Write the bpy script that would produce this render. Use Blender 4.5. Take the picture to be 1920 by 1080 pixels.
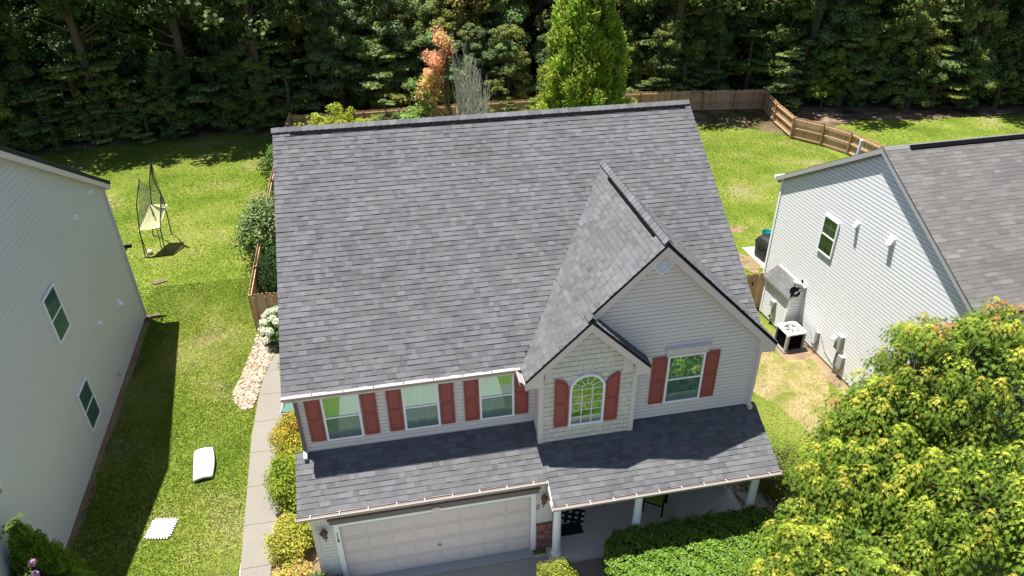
import bpy, math, random
import numpy as np
from mathutils import Vector, Matrix
for o in list(bpy.data.objects): bpy.data.objects.remove(o)
scene = bpy.context.scene
COL = scene.collection
rnd = random.Random(7)
rng = np.random.default_rng(11)

# ------------------------------------------------------------------ camera, sky, sun, exposure
cam = bpy.data.cameras.new('camera'); camo = bpy.data.objects.new('camera', cam); COL.objects.link(camo)
CAM = Vector((2.799, -13.639, 16.425))
Rt, Up, Fw = Vector((.9820, -.1888, -.0091)), Vector((.1064, .5127, .8520)), Vector((.1562, .8376, -.5235))
m = Matrix((Rt, Up, -Fw)).transposed().to_4x4(); m.translation = CAM
camo.matrix_world = m
cam.sensor_width = 36; cam.lens = 1314.87 / 1920 * 36; cam.clip_end = 2000; cam.clip_start = .1
scene.camera = camo
SUN = Vector((-.2125, .172, 1)).normalized()
world = bpy.data.worlds.new('World'); scene.world = world; world.use_nodes = True
wn = world.node_tree.nodes; bg = wn['Background']
sky = wn.new('ShaderNodeTexSky'); sky.sky_type = 'NISHITA'; sky.sun_disc = False
sky.sun_elevation = math.asin(SUN.z); sky.sun_rotation = math.atan2(SUN.x, SUN.y)
world.node_tree.links.new(sky.outputs[0], bg.inputs[0]); bg.inputs[1].default_value = .062
sl = bpy.data.lights.new('sun', 'SUN'); sl.energy = 5.0; sl.angle = math.radians(.5); sl.color = (1, .965, .9)
so = bpy.data.objects.new('sun', sl); COL.objects.link(so); so.location = (0, 0, 60)
so.rotation_euler = (-SUN).to_track_quat('-Z', 'Y').to_euler()
vs = scene.view_settings
vs.view_transform = 'Standard'; vs.look = 'None'; vs.gamma = 1; vs.exposure = 1.35; vs.use_curve_mapping = False
scene.cycles.max_bounces = 6; scene.cycles.transparent_max_bounces = 8

# ------------------------------------------------------------------ materials
def mat(name, col=(.5, .5, .5), rough=.7, var=.12, scale=3., fine=40., bump=0., bscale=60., attr=False, trans=0., spec=.3, metal=0., space='Object', ramp=None, rscale=.4):
    M = bpy.data.materials.new(name); M.use_nodes = True
    N = M.node_tree.nodes; L = M.node_tree.links; b = N['Principled BSDF']
    b.inputs['Roughness'].default_value = rough; b.inputs['Specular IOR Level'].default_value = spec; b.inputs['Metallic'].default_value = metal
    tc = N.new('ShaderNodeTexCoord') if space == 'Object' else N.new('ShaderNodeNewGeometry')
    co = tc.outputs['Object'] if space == 'Object' else tc.outputs['Position']
    def noise(s, d=4):
        n = N.new('ShaderNodeTexNoise'); n.inputs['Scale'].default_value = s; n.inputs['Detail'].default_value = d
        L.new(co, n.inputs['Vector']); return n.outputs['Fac']
    def math_(op, a, c):
        n = N.new('ShaderNodeMath'); n.operation = op
        for i, v in enumerate((a, c)):
            if isinstance(v, (int, float)): n.inputs[i].default_value = v
            else: L.new(v, n.inputs[i])
        return n.outputs[0]
    if attr:
        a = N.new('ShaderNodeAttribute'); a.attribute_name = 'tone'; base = a.outputs['Color']
    elif ramp:
        r = N.new('ShaderNodeValToRGB'); L.new(noise(rscale, 6), r.inputs[0])
        els = r.color_ramp.elements
        for i, (p, c) in enumerate(ramp):
            e = els[i] if i < 2 else els.new(p)
            e.position = p; e.color = (*c, 1)
        base = r.outputs[0]
    else:
        rg = N.new('ShaderNodeRGB'); rg.outputs[0].default_value = (*col, 1); base = rg.outputs[0]
    f = math_('ADD', math_('MULTIPLY', math_('SUBTRACT', noise(scale), .5), var * 2.2), 1.)
    f2 = math_('ADD', math_('MULTIPLY', math_('SUBTRACT', noise(fine, 2), .5), var * 2.2), 1.)
    mx = N.new('ShaderNodeVectorMath'); mx.operation = 'SCALE'; L.new(base, mx.inputs[0]); L.new(math_('MULTIPLY', f, f2), mx.inputs['Scale'])
    L.new(mx.outputs[0], b.inputs['Base Color'])
    if bump:
        bm = N.new('ShaderNodeBump'); bm.inputs['Strength'].default_value = bump; bm.inputs['Distance'].default_value = .02
        L.new(noise(bscale, 3), bm.inputs['Height']); L.new(bm.outputs[0], b.inputs['Normal'])
    if trans:
        t = N.new('ShaderNodeBsdfTranslucent'); L.new(mx.outputs[0], t.inputs[0])
        mi = N.new('ShaderNodeMixShader'); mi.inputs[0].default_value = trans
        L.new(b.outputs[0], mi.inputs[1]); L.new(t.outputs[0], mi.inputs[2]); L.new(mi.outputs[0], N['Material Output'].inputs[0])
    return M

def glass(name, tint, fac):
    M = bpy.data.materials.new(name); M.use_nodes = True
    N = M.node_tree.nodes; L = M.node_tree.links; N.remove(N['Principled BSDF'])
    t = N.new('ShaderNodeBsdfTransparent'); t.inputs[0].default_value = (*tint, 1)
    g = N.new('ShaderNodeBsdfGlossy'); g.inputs['Roughness'].default_value = .01; g.inputs[0].default_value = (.55, .78, .70, 1)
    mi = N.new('ShaderNodeMixShader'); mi.inputs[0].default_value = fac
    L.new(t.outputs[0], mi.inputs[1]); L.new(g.outputs[0], mi.inputs[2]); L.new(mi.outputs[0], N['Material Output'].inputs[0])
    return M

def netmat(name, col, fac):
    M = bpy.data.materials.new(name); M.use_nodes = True
    b = M.node_tree.nodes['Principled BSDF']; b.inputs['Base Color'].default_value = (*col, 1); b.inputs['Roughness'].default_value = .8
    return M

M = {}
M['shingle'] = mat('asphalt_shingle', attr=True, rough=.95, var=.2, scale=.7, fine=38, bump=.6, bscale=120, spec=.1)
M['deck'] = mat('roof_underlay', (.03, .03, .033), .9)
M['black'] = mat('black_metal', (.004, .004, .005), .85, spec=.05)
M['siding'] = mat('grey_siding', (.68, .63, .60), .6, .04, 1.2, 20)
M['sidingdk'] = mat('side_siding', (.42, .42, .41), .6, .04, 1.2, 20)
M['white_siding'] = mat('white_siding', (.72, .72, .73), .55, .03, .8, 12)
M['tan_siding'] = mat('sage_siding', (.56, .57, .55), .6, .04, .6, 15)
M['shake'] = mat('cream_shake', attr=True, rough=.7, var=.05, scale=4, fine=50, bump=.3, bscale=90)
M['trim'] = mat('taupe_trim', (.66, .585, .545), .55, .03)
M['white'] = mat('white_trim', (.82, .83, .84), .45, .02)
M['gutter'] = mat('gutter_paint', (.34, .30, .28), .4, .08, 2, 30)
M['brown'] = mat('brown_frieze', (.16, .135, .12), .6, .05)
M['door'] = mat('garage_door_paint', (.62, .555, .52), .5, .03, 1.5, 20)
M['shutter'] = mat('red_shutter', (.30, .075, .065), .5, .06, 3, 40)
M['brick'] = mat('red_brick', attr=True, rough=.9, var=.2, scale=8, fine=60, bump=.4)
M['mortar'] = mat('mortar', (.45, .41, .37), .95)
M['glass_up'] = glass('window_glass', (.50, .64, .60), .40)
M['glass_lo'] = glass('screened_glass', (.36, .46, .46), .12)
M['glass_arch'] = glass('arched_glass', (.3, .36, .33), .38)
M['blind'] = mat('window_blind', (.42, .50, .50), .8, .05)
M['dark_room'] = mat('dark_interior', (.05, .065, .065), .9)  # the unlit room behind the glass, painted as a dark colour
M['bronze'] = mat('bronze', (.16, .09, .06), .45, .2, 20, 60, metal=.3)
M['concrete'] = mat('concrete', (.178, .160, .138), .9, .12, .7, 25, bump=.2, bscale=120, space='World')
M['porch'] = mat('porch_concrete', (.46, .44, .42), .85, .06, .8, 20, space='World')  # paler copy of the concrete, brightened because the porch lies in shade
M['drive'] = mat('driveway_concrete', (.30, .28, .245), .9, .12, .6, 25, bump=.2, bscale=120, space='World')
M['cedar'] = mat('cedar_board', attr=True, rough=.85, var=.2, scale=4, fine=30, bump=.3, bscale=40)
M['bark'] = mat('bark', (.10, .075, .055), .95, .3, 5, 30, bump=.6, bscale=20)
M['greybark'] = mat('grey_bark', (.50, .46, .43), .95, .2, 5, 30)
M['leaf'] = mat('leaf', attr=True, rough=.6, var=.08, scale=.35, fine=6, trans=.45, spec=.2)
M['glossleaf'] = mat('glossy_leaf', attr=True, rough=.5, var=.06, scale=.8, fine=8, trans=.22, spec=.3)
M['grass'] = mat('grass_blade', attr=True, rough=.7, var=.05, scale=.6, fine=5, trans=.5, spec=.1, space='World')
M['lawn'] = mat('lawn_turf', rough=.95, var=.12, scale=1.7, fine=14, bump=.3, bscale=60, space='World', spec=.05, rscale=.32,
                ramp=[(.30, (.075, .12, .013)), (.47, (.12, .16, .021)), (.58, (.155, .18, .034)), (.70, (.22, .195, .09))])
M['floor'] = mat('leaf_litter', rough=1, var=.35, scale=2.2, fine=18, bump=.8, bscale=22, space='World', spec=.05, rscale=.8,
                 ramp=[(.32, (.045, .03, .018)), (.5, (.10, .07, .045)), (.64, (.20, .14, .10)), (.75, (.13, .13, .04))])
M['dirt'] = mat('bare_soil', rough=1, var=.25, scale=3, fine=30, bump=.6, bscale=50, space='World', spec=.05, rscale=1.2,
                ramp=[(.3, (.15, .105, .065)), (.5, (.23, .165, .105)), (.7, (.18, .145, .06))])
M['pebble'] = mat('river_pebble', attr=True, rough=.8, var=.1, scale=6, fine=50)
M['bed'] = mat('pebble_bed_soil', (.16, .11, .07), 1., .3, 3, 30, space='World')
M['asphalt'] = mat('asphalt', (.05, .05, .052), .95, .15, 1, 40, space='World')
M['foam'] = mat('white_foam', (.55, .55, .56), .6, .02)
M['frame'] = mat('dark_tube', (.03, .032, .036), .4)
M['sheet'] = mat('pale_yellow_sheet', (.62, .62, .33), .8, .06, 3, 20, trans=.3)
M['net'] = netmat('net_cord', (.06, .065, .08), .5)
M['ltgrey'] = mat('pale_grey_metal', (.34, .34, .335), .45, .04)
M['midgrey'] = mat('mid_grey_metal', (.30, .31, .32), .5, .06)
M['cover'] = mat('black_vinyl_cover', (.022, .022, .024), .45, .2, 4, 20, bump=.3, bscale=9)
M['turq'] = mat('turquoise_plastic', (.01, .17, .21), .4, .05)
M['green'] = mat('dark_green_plastic', (.055, .13, .10), .45, .08)
M['cushion'] = mat('green_cushion', (.17, .26, .04), .85, .1)
M['check_black'] = mat('check_black', (.015, .015, .018), .95)
M['check_white'] = mat('check_white', (.62, .62, .60), .95)
M['stone'] = mat('flagstone', (.33, .30, .27), .9, .2, 3, 20)
M['flower'] = mat('petal', attr=True, rough=.7, var=.05, trans=.3)

# ------------------------------------------------------------------ helpers
def jit(t, a, b):
    g = rnd.uniform(a, b); return tuple(c * g * rnd.uniform(.985, 1.015) for c in t)
def boxes(name, material, parent, *B):
    for b in B:
        mb = MB(); mb.box(*b); mb.build(name, material, parent)
class MB:
    def __init__(s): s.v = []; s.f = []; s.c = []
    def quad(s, pts, col=None):
        n = len(s.v); s.v += [tuple(p) for p in pts]; s.f.append(tuple(range(n, n + len(pts)))); s.c.append(col or (1, 1, 1))
    def hexa(s, P, col=None):            # 8 points: bottom loop, top loop
        n = len(s.v); s.v += [tuple(p) for p in P]
        for q in ((3, 2, 1, 0), (4, 5, 6, 7), (0, 1, 5, 4), (1, 2, 6, 5), (2, 3, 7, 6), (3, 0, 4, 7)):
            s.f.append(tuple(n + i for i in q)); s.c.append(col or (1, 1, 1))
    def box(s, x0, x1, y0, y1, z0, z1, col=None):
        s.hexa([(x0, y0, z0), (x1, y0, z0), (x1, y1, z0), (x0, y1, z0), (x0, y0, z1), (x1, y0, z1), (x1, y1, z1), (x0, y1, z1)], col)
    def obox(s, O, U, V, N, u0, u1, v0, v1, n0, n1, col=None):   # box in an arbitrary frame
        P = lambda u, v, n: O + U * u + V * v + N * n
        s.hexa([P(u0, v0, n0), P(u1, v0, n0), P(u1, v1, n0), P(u0, v1, n0), P(u0, v0, n1), P(u1, v0, n1), P(u1, v1, n1), P(u0, v1, n1)], col)
    def prism(s, poly, D, col=None):     # polygon (list of Vector) extruded along D
        n = len(s.v); k = len(poly); s.v += [tuple(p) for p in poly] + [tuple(Vector(p) + D) for p in poly]
        s.f.append(tuple(range(n + k - 1, n - 1, -1))); s.c.append(col or (1, 1, 1))
        s.f.append(tuple(range(n + k, n + 2 * k))); s.c.append(col or (1, 1, 1))
        for i in range(k):
            j = (i + 1) % k; s.f.append((n + i, n + j, n + k + j, n + k + i)); s.c.append(col or (1, 1, 1))
    def ring(s, outer, inner, D, closed=True, col=None):   # frame between two outlines, extruded along D
        k = len(outer)
        for i in range(k if closed else k - 1):
            j = (i + 1) % k
            s.hexa([outer[i], outer[j], inner[j], inner[i], *[Vector(p) + D for p in (outer[i], outer[j], inner[j], inner[i])]], col)
    def tube(s, pts, rad, n=7, col=None):
        pts = [Vector(p) for p in pts]
        if isinstance(rad, (int, float)): rad = [rad] * len(pts)
        base = len(s.v); up = Vector((.31, .17, .93))
        for i, p in enumerate(pts):
            t = (pts[min(i + 1, len(pts) - 1)] - pts[max(i - 1, 0)]).normalized()
            a = t.cross(up)
            if a.length < .05: a = t.cross(Vector((1, 0, 0)))
            a.normalize(); b = t.cross(a)
            for k in range(n):
                an = 2 * math.pi * k / n; s.v.append(tuple(p + (a * math.cos(an) + b * math.sin(an)) * rad[i]))
        for i in range(len(pts) - 1):
            for k in range(n):
                j = (k + 1) % n; s.f.append((base + i * n + k, base + i * n + j, base + (i + 1) * n + j, base + (i + 1) * n + k)); s.c.append(col or (1, 1, 1))
        s.f.append(tuple(base + k for k in range(n))[::-1]); s.c.append(col or (1, 1, 1))
        e = base + (len(pts) - 1) * n; s.f.append(tuple(e + k for k in range(n))); s.c.append(col or (1, 1, 1))
    def lathe(s, c, prof, n=16, col=None):
        c = Vector(c); base = len(s.v)
        for r, z in prof:
            for k in range(n):
                a = 2 * math.pi * k / n; s.v.append((c.x + r * math.cos(a), c.y + r * math.sin(a), c.z + z))
        for i in range(len(prof) - 1):
            for k in range(n):
                j = (k + 1) % n; s.f.append((base + i * n + k, base + i * n + j, base + (i + 1) * n + j, base + (i + 1) * n + k)); s.c.append(col or (1, 1, 1))
        s.f.append(tuple(base + k for k in range(n))[::-1]); s.c.append(col or (1, 1, 1))
        e = base + (len(prof) - 1) * n; s.f.append(tuple(e + k for k in range(n))); s.c.append(col or (1, 1, 1))
    def mesh(s, name):
        me = bpy.data.meshes.new(name); me.from_pydata(s.v, [], s.f)
        a = me.attributes.new('tone', 'FLOAT_COLOR', 'FACE')
        a.data.foreach_set('color', np.array([(*c, 1) for c in s.c], dtype=np.float32).ravel())
        me.update(); return me
    def build(s, name, material, parent=None, loc=None, smooth=False):
        me = s.mesh(name); me.materials.append(M[material] if isinstance(material, str) else material)
        if smooth: me.polygons.foreach_set('use_smooth', [True] * len(me.polygons))
        return link(name, me, parent, loc)

def link(name, me, parent=None, loc=None, rot=None):
    o = bpy.data.objects.new(name, me); COL.objects.link(o)
    if parent: o.parent = parent
    if loc is not None: o.location = loc
    if rot is not None: o.rotation_euler = rot
    return o
def tag(o, label=None, cat=None, group=None, kind=None):
    if label: o['label'] = label
    if cat: o['category'] = cat
    if group: o['group'] = group
    if kind: o['kind'] = kind
    return o
def thing(name, label, cat, loc=(0, 0, 0), rz=0., group=None):
    return tag(link(name, None, None, loc, (0, 0, rz)), label, cat, group)

def npmesh(name, V, F, tone, material):
    me = bpy.data.meshes.new(name); V = np.asarray(V, np.float32); F = np.asarray(F, np.int32); k = F.shape[1]
    me.vertices.add(len(V)); me.vertices.foreach_set('co', V.ravel())
    me.loops.add(F.size); me.loops.foreach_set('vertex_index', F.ravel())
    me.polygons.add(len(F)); me.polygons.foreach_set('loop_start', np.arange(0, F.size, k, dtype=np.int32))
    try: me.polygons.foreach_set('loop_total', np.full(len(F), k, np.int32))
    except Exception: pass
    a = me.attributes.new('tone', 'FLOAT_COLOR', 'FACE')
    a.data.foreach_set('color', np.concatenate([np.clip(tone, 0, 1), np.ones((len(F), 1))], 1).astype(np.float32).ravel())
    me.materials.append(M[material]); me.update(calc_edges=True); me.validate(); return me

RHOMB = np.array([(0, -.5), (.30, -.05), (0, .55), (-.30, -.05)])
BROAD = np.array([(0, -.5), (.40, -.1), (.25, .35), (-.25, .35), (-.4, -.1)])
MAPLE = np.array([(0, -.5), (.09, -.2), (.36, -.24), (.20, -.02), (.42, .22), (.13, .16), (0, .68), (-.13, .16), (-.42, .22), (-.20, -.02), (-.36, -.24), (-.09, -.2)])
def unit(a): return a / (np.linalg.norm(a, axis=1, keepdims=True) + 1e-9)
def leaves(P, Nrm, size, tone, material, name, shape=RHOMB, droop=None):
    n = len(P); N_ = unit(Nrm)
    T = droop if droop is not None else rng.normal(size=(n, 3))
    T = unit(T - (T * N_).sum(1, keepdims=True) * N_); B = np.cross(N_, T)
    k = len(shape); size = np.asarray(size).reshape(-1, 1)
    V = np.zeros((n, k, 3))
    for i, (a, b) in enumerate(shape):
        fold = abs(a) * .35
        V[:, i] = P + (B * a + T * b + N_ * fold) * size
    F = np.arange(n * k).reshape(n, k)
    return npmesh(name, V.reshape(-1, 3), F, tone, material)

def clumps(C, R, npc, cols, flat=.7, size=(.16, .28), up=.6, leafvar=.25):
    """leaf points, normals, sizes and tones for leaf clumps with centres C and radii R"""
    C = np.asarray(C); n = len(C); R = np.asarray(R)
    idx = np.repeat(np.arange(n), npc)
    d = unit(rng.normal(size=(len(idx), 3)))
    rad = rng.random((len(idx), 1)) ** .45
    off = d * rad * R[idx][:, None]; off[:, 2] *= flat
    P = C[idx] + off
    Nn = d * .7 + np.array([0, 0, up]) + rng.normal(size=d.shape) * .45
    sz = rng.uniform(*size, size=len(idx))
    tone = np.asarray(cols)[idx] * rng.uniform(1 - leafvar, 1 + leafvar, size=(len(idx), 1))
    tone = tone * (1 + rng.normal(size=tone.shape) * .06)
    return P, Nn, sz, tone

# ------------------------------------------------------------------ ground and hard surfaces
def sheet(name, poly, z, material, kind='structure', sub=None):
    mb = MB(); mb.quad([(x, y, z) for x, y in poly]); o = mb.build(name, material); return tag(o, kind=kind)
mb = MB(); mb.quad([(-400, -300, 0), (400, -300, 0), (400, 500, 0), (-400, 500, 0)]); tag(mb.build('ground', 'floor'), kind='structure')
def wav(x, s, a): return a * (math.sin(x * .9 + s) + .6 * math.sin(x * 2.3 + s * 2) + .35 * math.sin(x * 5.1 + s))
far = [(-60, 33), (-26, 34.2), (-21, 34.6), (-16, 36.3), (-8.6, 37.3), (-4.2, 35.6), (-3.2, 34.5), (10, 34.6), (20, 33.6), (23.5, 33.4), (25.0, 31.9), (28, 30.3), (29.6, 28.6), (30.2, 27.6)]
edge = []
for (a, b) in zip(far[:-1], far[1:]):
    n = max(2, int(math.hypot(b[0] - a[0], b[1] - a[1]) / .5))
    for i in range(n):
        t = i / n; x = a[0] + (b[0] - a[0]) * t; y = a[1] + (b[1] - a[1]) * t; edge.append((x, y + wav(x, 1, .16)))
LAWN = [(-60, -9.2)] + edge + [(31.2, 26.2), (32.4, 22), (34, 15), (34, -9.2)]
sheet('lawn', LAWN, .004, 'lawn')
sheet('neighbouring_lawn', [(31.4, 27.0), (33.2, 29.2), (36.5, 30.2), (40, 29.6), (45, 29.2), (50, 28.2), (75, 24), (75, -9.2), (34.05, -9.2), (34.05, 15), (32.6, 22)], .008, 'lawn')
sheet('road', [(-80, -19), (80, -19), (80, -10.4), (-80, -10.4)], .004, 'asphalt')
mb = MB(); mb.box(-80, 80, -10.4, -10.2, 0, .13); mb.box(-80, .2, -10.2, -9.2, 0, .12); mb.box(6.0, 80, -10.2, -9.2, 0, .12)
tag(mb.build('pavement', 'concrete'), kind='structure')
# driveway slabs with open joints
mb = MB(); mb.box(.25, 5.98, -10.2, -1.32, 0, .012); drive = tag(mb.build('driveway', 'mortar'), kind='structure')
for (x0, x1) in ((.25, 3.07), (3.09, 5.98)):
    for i, (y0, y1) in enumerate(((-10.2, -7.3), (-7.29, -4.35), (-4.34, -1.42))):
        mb = MB(); mb.box(x0, x1, y0, y1, .006, .03); mb.build('concrete_slab', 'drive', drive)
mb = MB(); mb.box(.62, 5.62, -1.41, -1.0, .0, .045); mb.build('apron', 'ltgrey', drive)
# garden walk slabs beside the house
walk = tag(MB.build((lambda b: (b.quad([(-2.30, -3.2, .006), (-1.55, -3.2, .006), (-1.45, 9.3, .006), (-2.30, 9.3, .006)]), b)[1])(MB()), 'path', 'mortar'), kind='structure')
ys = [-3.2, -1.75, -.25, 1.25, 2.75, 4.25, 5.75, 7.2, 8.6, 9.6]
def wl(y): return -2.22 - .38 * min(1, max(0, (y + 1) / 6)) + (.33 * max(0, (y - 7.4) / 2.2) ** 1.5)
def wr(y): return -1.45 + (.25 * max(0, (y - 7.4) / 2.2))
for a, b in zip(ys[:-1], ys[1:]):
    mb = MB(); a2 = a + .012; st = 4
    for i in range(st):
        y0 = a2 + (b - a2) * i / st; y1 = a2 + (b - a2) * (i + 1) / st
        mb.hexa([(wl(y0), y0, 0), (wr(y0), y0, 0), (wr(y1), y1, 0), (wl(y1), y1, 0), (wl(y0), y0, .05), (wr(y0), y0, .05), (wr(y1), y1, .05), (wl(y1), y1, .05)])
    mb.build('concrete_slab', 'concrete', walk)
# bare soil strips along the neighbours' walls and by the air conditioner
def strip(name, pts0, pts1, z, material):
    mb = MB()
    for i in range(len(pts0) - 1): mb.quad([(*pts0[i], z), (*pts1[i], z), (*pts1[i + 1], z), (*pts0[i + 1], z)])
    return tag(mb.build(name, material), kind='structure')
n = 40; Y = [1.2 + 7.6 * i / n for i in range(n + 1)]
strip('bare_soil', [(17.92 - .12 * abs(math.sin(y * 1.3)) - wav(y * 2, 0, .05) - (.95 if 5.2 < y < 7.0 else 0), y) for y in Y], [(18.3, y) for y in Y], .012, 'dirt')
Y = [-2 + 15.2 * i / n for i in range(n + 1)]
strip('soil_edge', [(-7.35 - (y - 1.45) * .0585, y) for y in Y], [(-6.98 - (y - 1.45) * .0585 + wav(y * 2, 2, .06), y) for y in Y], .012, 'dirt')
def blob(name, cx, cy, rx, ry, z, material, seed=0, n=36):
    pts = []
    for i in range(n):
        a = 2 * math.pi * i / n; r = 1 + .14 * math.sin(3 * a + seed) + .1 * math.sin(5 * a + 2 * seed) + .06 * math.sin(9 * a + seed)
        pts.append((cx + rx * r * math.cos(a), cy + ry * r * math.sin(a)))
    return sheet(name, pts, z, material)
M['dryturf'] = mat('dry_turf', rough=.95, var=.25, scale=3, fine=22, bump=.3, space='World', spec=.05, rscale=1.1, ramp=[(.34, (.13, .145, .03)), (.5, (.22, .185, .075)), (.66, (.27, .21, .11))])
blob('dry_grass', 16.4, 3.6, 1.35, 2.6, .008, 'dryturf', 6)
blob('bare_soil', 20.1, 16.0, .55, .35, .012, 'dirt', 1); blob('bare_soil', 19.1, 12.6, .5, .9, .012, 'dirt', 2)
blob('planting_bed', 10, -2.9, 3.6, 1.9, .014, 'bed', 4); blob('planting_bed', -.75, 1.6, .75, 4.6, .014, 'bed', 3)
blob('planting_bed', 6.1, -2.9, .8, 1.1, .016, 'bed', 5); blob('planting_bed', 14.6, -2.6, 2.2, 1.9, .014, 'bed', 7)
sheet('front_path', [(6.02, -6.2), (7.3, -6.2), (7.45, -1.7), (6.0, -1.7)], .02, 'concrete')
PEB = [(-3.38, 6.9), (-3.52, 7.6), (-3.35, 8.8), (-3.2, 10), (-3.1, 11.2), (-2.0, 11.2), (-2.2, 10), (-2.38, 9.3), (-2.58, 8.2), (-2.66, 7.2), (-2.75, 6.6), (-3.05, 6.45)]
sheet('pebble_bed', PEB, .016, 'bed')
def inpoly(x, y, poly):
    c = False; j = len(poly) - 1
    for i in range(len(poly)):
        xi, yi = poly[i]; xj, yj = poly[j]
        if (yi > y) != (yj > y) and x < (xj - xi) * (y - yi) / (yj - yi) + xi: c = not c
        j = i
    return c
mb = MB()
ICO = []
def pebble(mb, x, y, r, z=.016):
    sx, sy, sz = r * rnd.uniform(.8, 1.3), r * rnd.uniform(.7, 1.1), r * rnd.uniform(.4, .6); a = rnd.random() * 6.28
    t = rnd.choice([(.34, .255, .17), (.29, .215, .15), (.39, .32, .235), (.25, .195, .15), (.33, .28, .235)]); k = rnd.uniform(.75, 1.1); t = tuple(q * k for q in t)
    base = len(mb.v); ca, sa = math.cos(a), math.sin(a)
    for (rr, zz) in ((.75, 0.), (1., .45), (.62, .9)):
        for i in range(7):
            an = 6.283 * i / 7; px, py = rr * math.cos(an) * sx, rr * math.sin(an) * sy
            mb.v.append((x + px * ca - py * sa, y + px * sa + py * ca, z + zz * sz))
    for j in range(2):
        for i in range(7):
            k2 = (i + 1) % 7; mb.f.append((base + j * 7 + i, base + j * 7 + k2, base + (j + 1) * 7 + k2, base + (j + 1) * 7 + i)); mb.c.append(t)
    mb.f.append(tuple(base + 14 + i for i in range(7))); mb.c.append(t)
cnt = 0
while cnt < 1500:
    x, y = rnd.uniform(-3.55, -2), rnd.uniform(6.4, 11.2)
    if inpoly(x, y, PEB): pebble(mb, x, y, rnd.uniform(.025, .075)); cnt += 1
tag(mb.build('river_pebbles', 'pebble', smooth=True), 'tan river pebbles filling the bed beside the curving walk', 'pebbles', kind='stuff')

# ------------------------------------------------------------------ generic building pieces
def siding(mb, O, U, N, xl, xr, z0, z1, e=.115, out=.02, gap=.016):
    O, U, N = Vector(O), Vector(U), Vector(N); Z = Vector((0, 0, 1)); z = z0
    while z < z1 - 1e-4:
        zb = min(z + e, z1); a0, a1, b0, b1 = xl(z), xr(z), xl(zb), xr(zb)
        if a1 > a0:
            if b1 < b0: b0 = b1 = (b0 + b1) / 2
            P = lambda u, zz, n: O + U * u + Z * zz + N * n
            if gap:
                zt = max(z + .02, zb - gap); k = (zt - z) / (zb - z); c0, c1 = a0 + (b0 - a0) * k, a1 + (b1 - a1) * k
                mb.quad([P(a0, z, out), P(a1, z, out), P(c1, zt, out * .75), P(c0, zt, out * .75)])
                mb.quad([P(c0, zt, out * .75), P(c1, zt, out * .75), P(c1, zt, -.02), P(c0, zt, -.02)])
                mb.quad([P(c0, zt, -.02), P(c1, zt, -.02), P(b1, zb, -.02), P(b0, zb, -.02)])
                mb.quad([P(b0, zb, -.02), P(b1, zb, -.02), P(b1, zb, out), P(b0, zb, out)])
            else:
                mb.quad([P(a0, z, out), P(a1, z, out), P(b1, zb, .002), P(b0, zb, .002)])
                mb.quad([P(a0, z, .0), P(a1, z, .0), P(a1, z, out), P(a0, z, out)])
        z = zb
def wall(name, parent, O, U, N, w, z0, z1, material, e=.115, xl=None, xr=None):
    mb = MB(); siding(mb, O, U, N, xl or (lambda z: 0), xr or (lambda z: w), z0, z1, e); return mb.build(name, material, parent)

SH_TONES = [(0.1044, 0.1044, 0.1103), (0.0964, 0.0964, 0.1023), (0.122, 0.122, 0.1287), (0.1108, 0.1108, 0.1143), (0.102, 0.1012, 0.1031), (0.0884, 0.0892, 0.0951), (0.1156, 0.1156, 0.1239)]
def shingle_plane(O, U, V, N, vmax, spans, exp=.143, tones=SH_TONES, wr_=(.09, .23), thick=(.011, .024), gain=1., out=None):
    """laminated tabs on a roof plane; spans(v)->list of (left,right). Returns list of (8 points, tone)"""
    res = []; k = 0; v = 0.; O, U, V, N = Vector(O), Vector(U), Vector(V), Vector(N)
    while v < vmax - .01:
        v1 = min(v + exp, vmax)
        s0, s1 = spans(v), spans(v1)
        if len(s0) != len(s1): s1 = s0 if len(s1) > len(s0) else s1; s0 = s0 if len(s0) == len(s1) else s1
        rowg = rnd.uniform(.96, 1.04)
        for (l0, r0), (l1, r1) in zip(s0, s1):
            u = min(l0, l1) - rnd.uniform(0, .25)
            while u < max(r0, r1):
                w = rnd.uniform(*wr_) if rnd.random() < .88 else rnd.uniform(.25, .4); uu = u + w
                a0, a1, b0, b1 = max(u, l0), min(uu, r0), max(u, l1), min(uu, r1)
                if a1 - a0 > .01 or b1 - b0 > .01:
                    a1 = max(a1, a0 + .002); b1 = max(b1, b0 + .002)
                    h = rnd.uniform(*thick); t = rnd.choice(tones); g = gain * rowg * rnd.uniform(.94, 1.06)
                    P = lambda q, vv, n: O + U * q + V * vv + N * n
                    ov = .03 if v1 < vmax else 0
                    res.append(([P(a0, v, -.004), P(a1, v, -.004), P(b1, v1 + ov, -.006), P(b0, v1 + ov, -.006), P(a0, v, h), P(a1, v, h), P(b1, v1 + ov, .0015), P(b0, v1 + ov, .0015)], tuple(c * g for c in t)))
                u = uu
        v = v1; k += 1
    return res
def lay_shingles(sh, parent, single=300):
    cent = [sum((Vector(p) for p in P), Vector()) / 8 for P, t in sh]
    W = parent.matrix_world if parent.parent is None else parent.parent.matrix_basis
    order = sorted(range(len(sh)), key=lambda i: ((W @ cent[i]) - CAM).length)
    near = set(order[:single]); rest = MB()
    for i, (P, t) in enumerate(sh):
        if i in near:
            mb = MB(); mb.hexa(P, t); mb.build('shingle', 'shingle', parent)
        else: rest.hexa(P, t)
    if rest.v: tag(rest.build('shingle_field', 'shingle', parent), kind='stuff')

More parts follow.
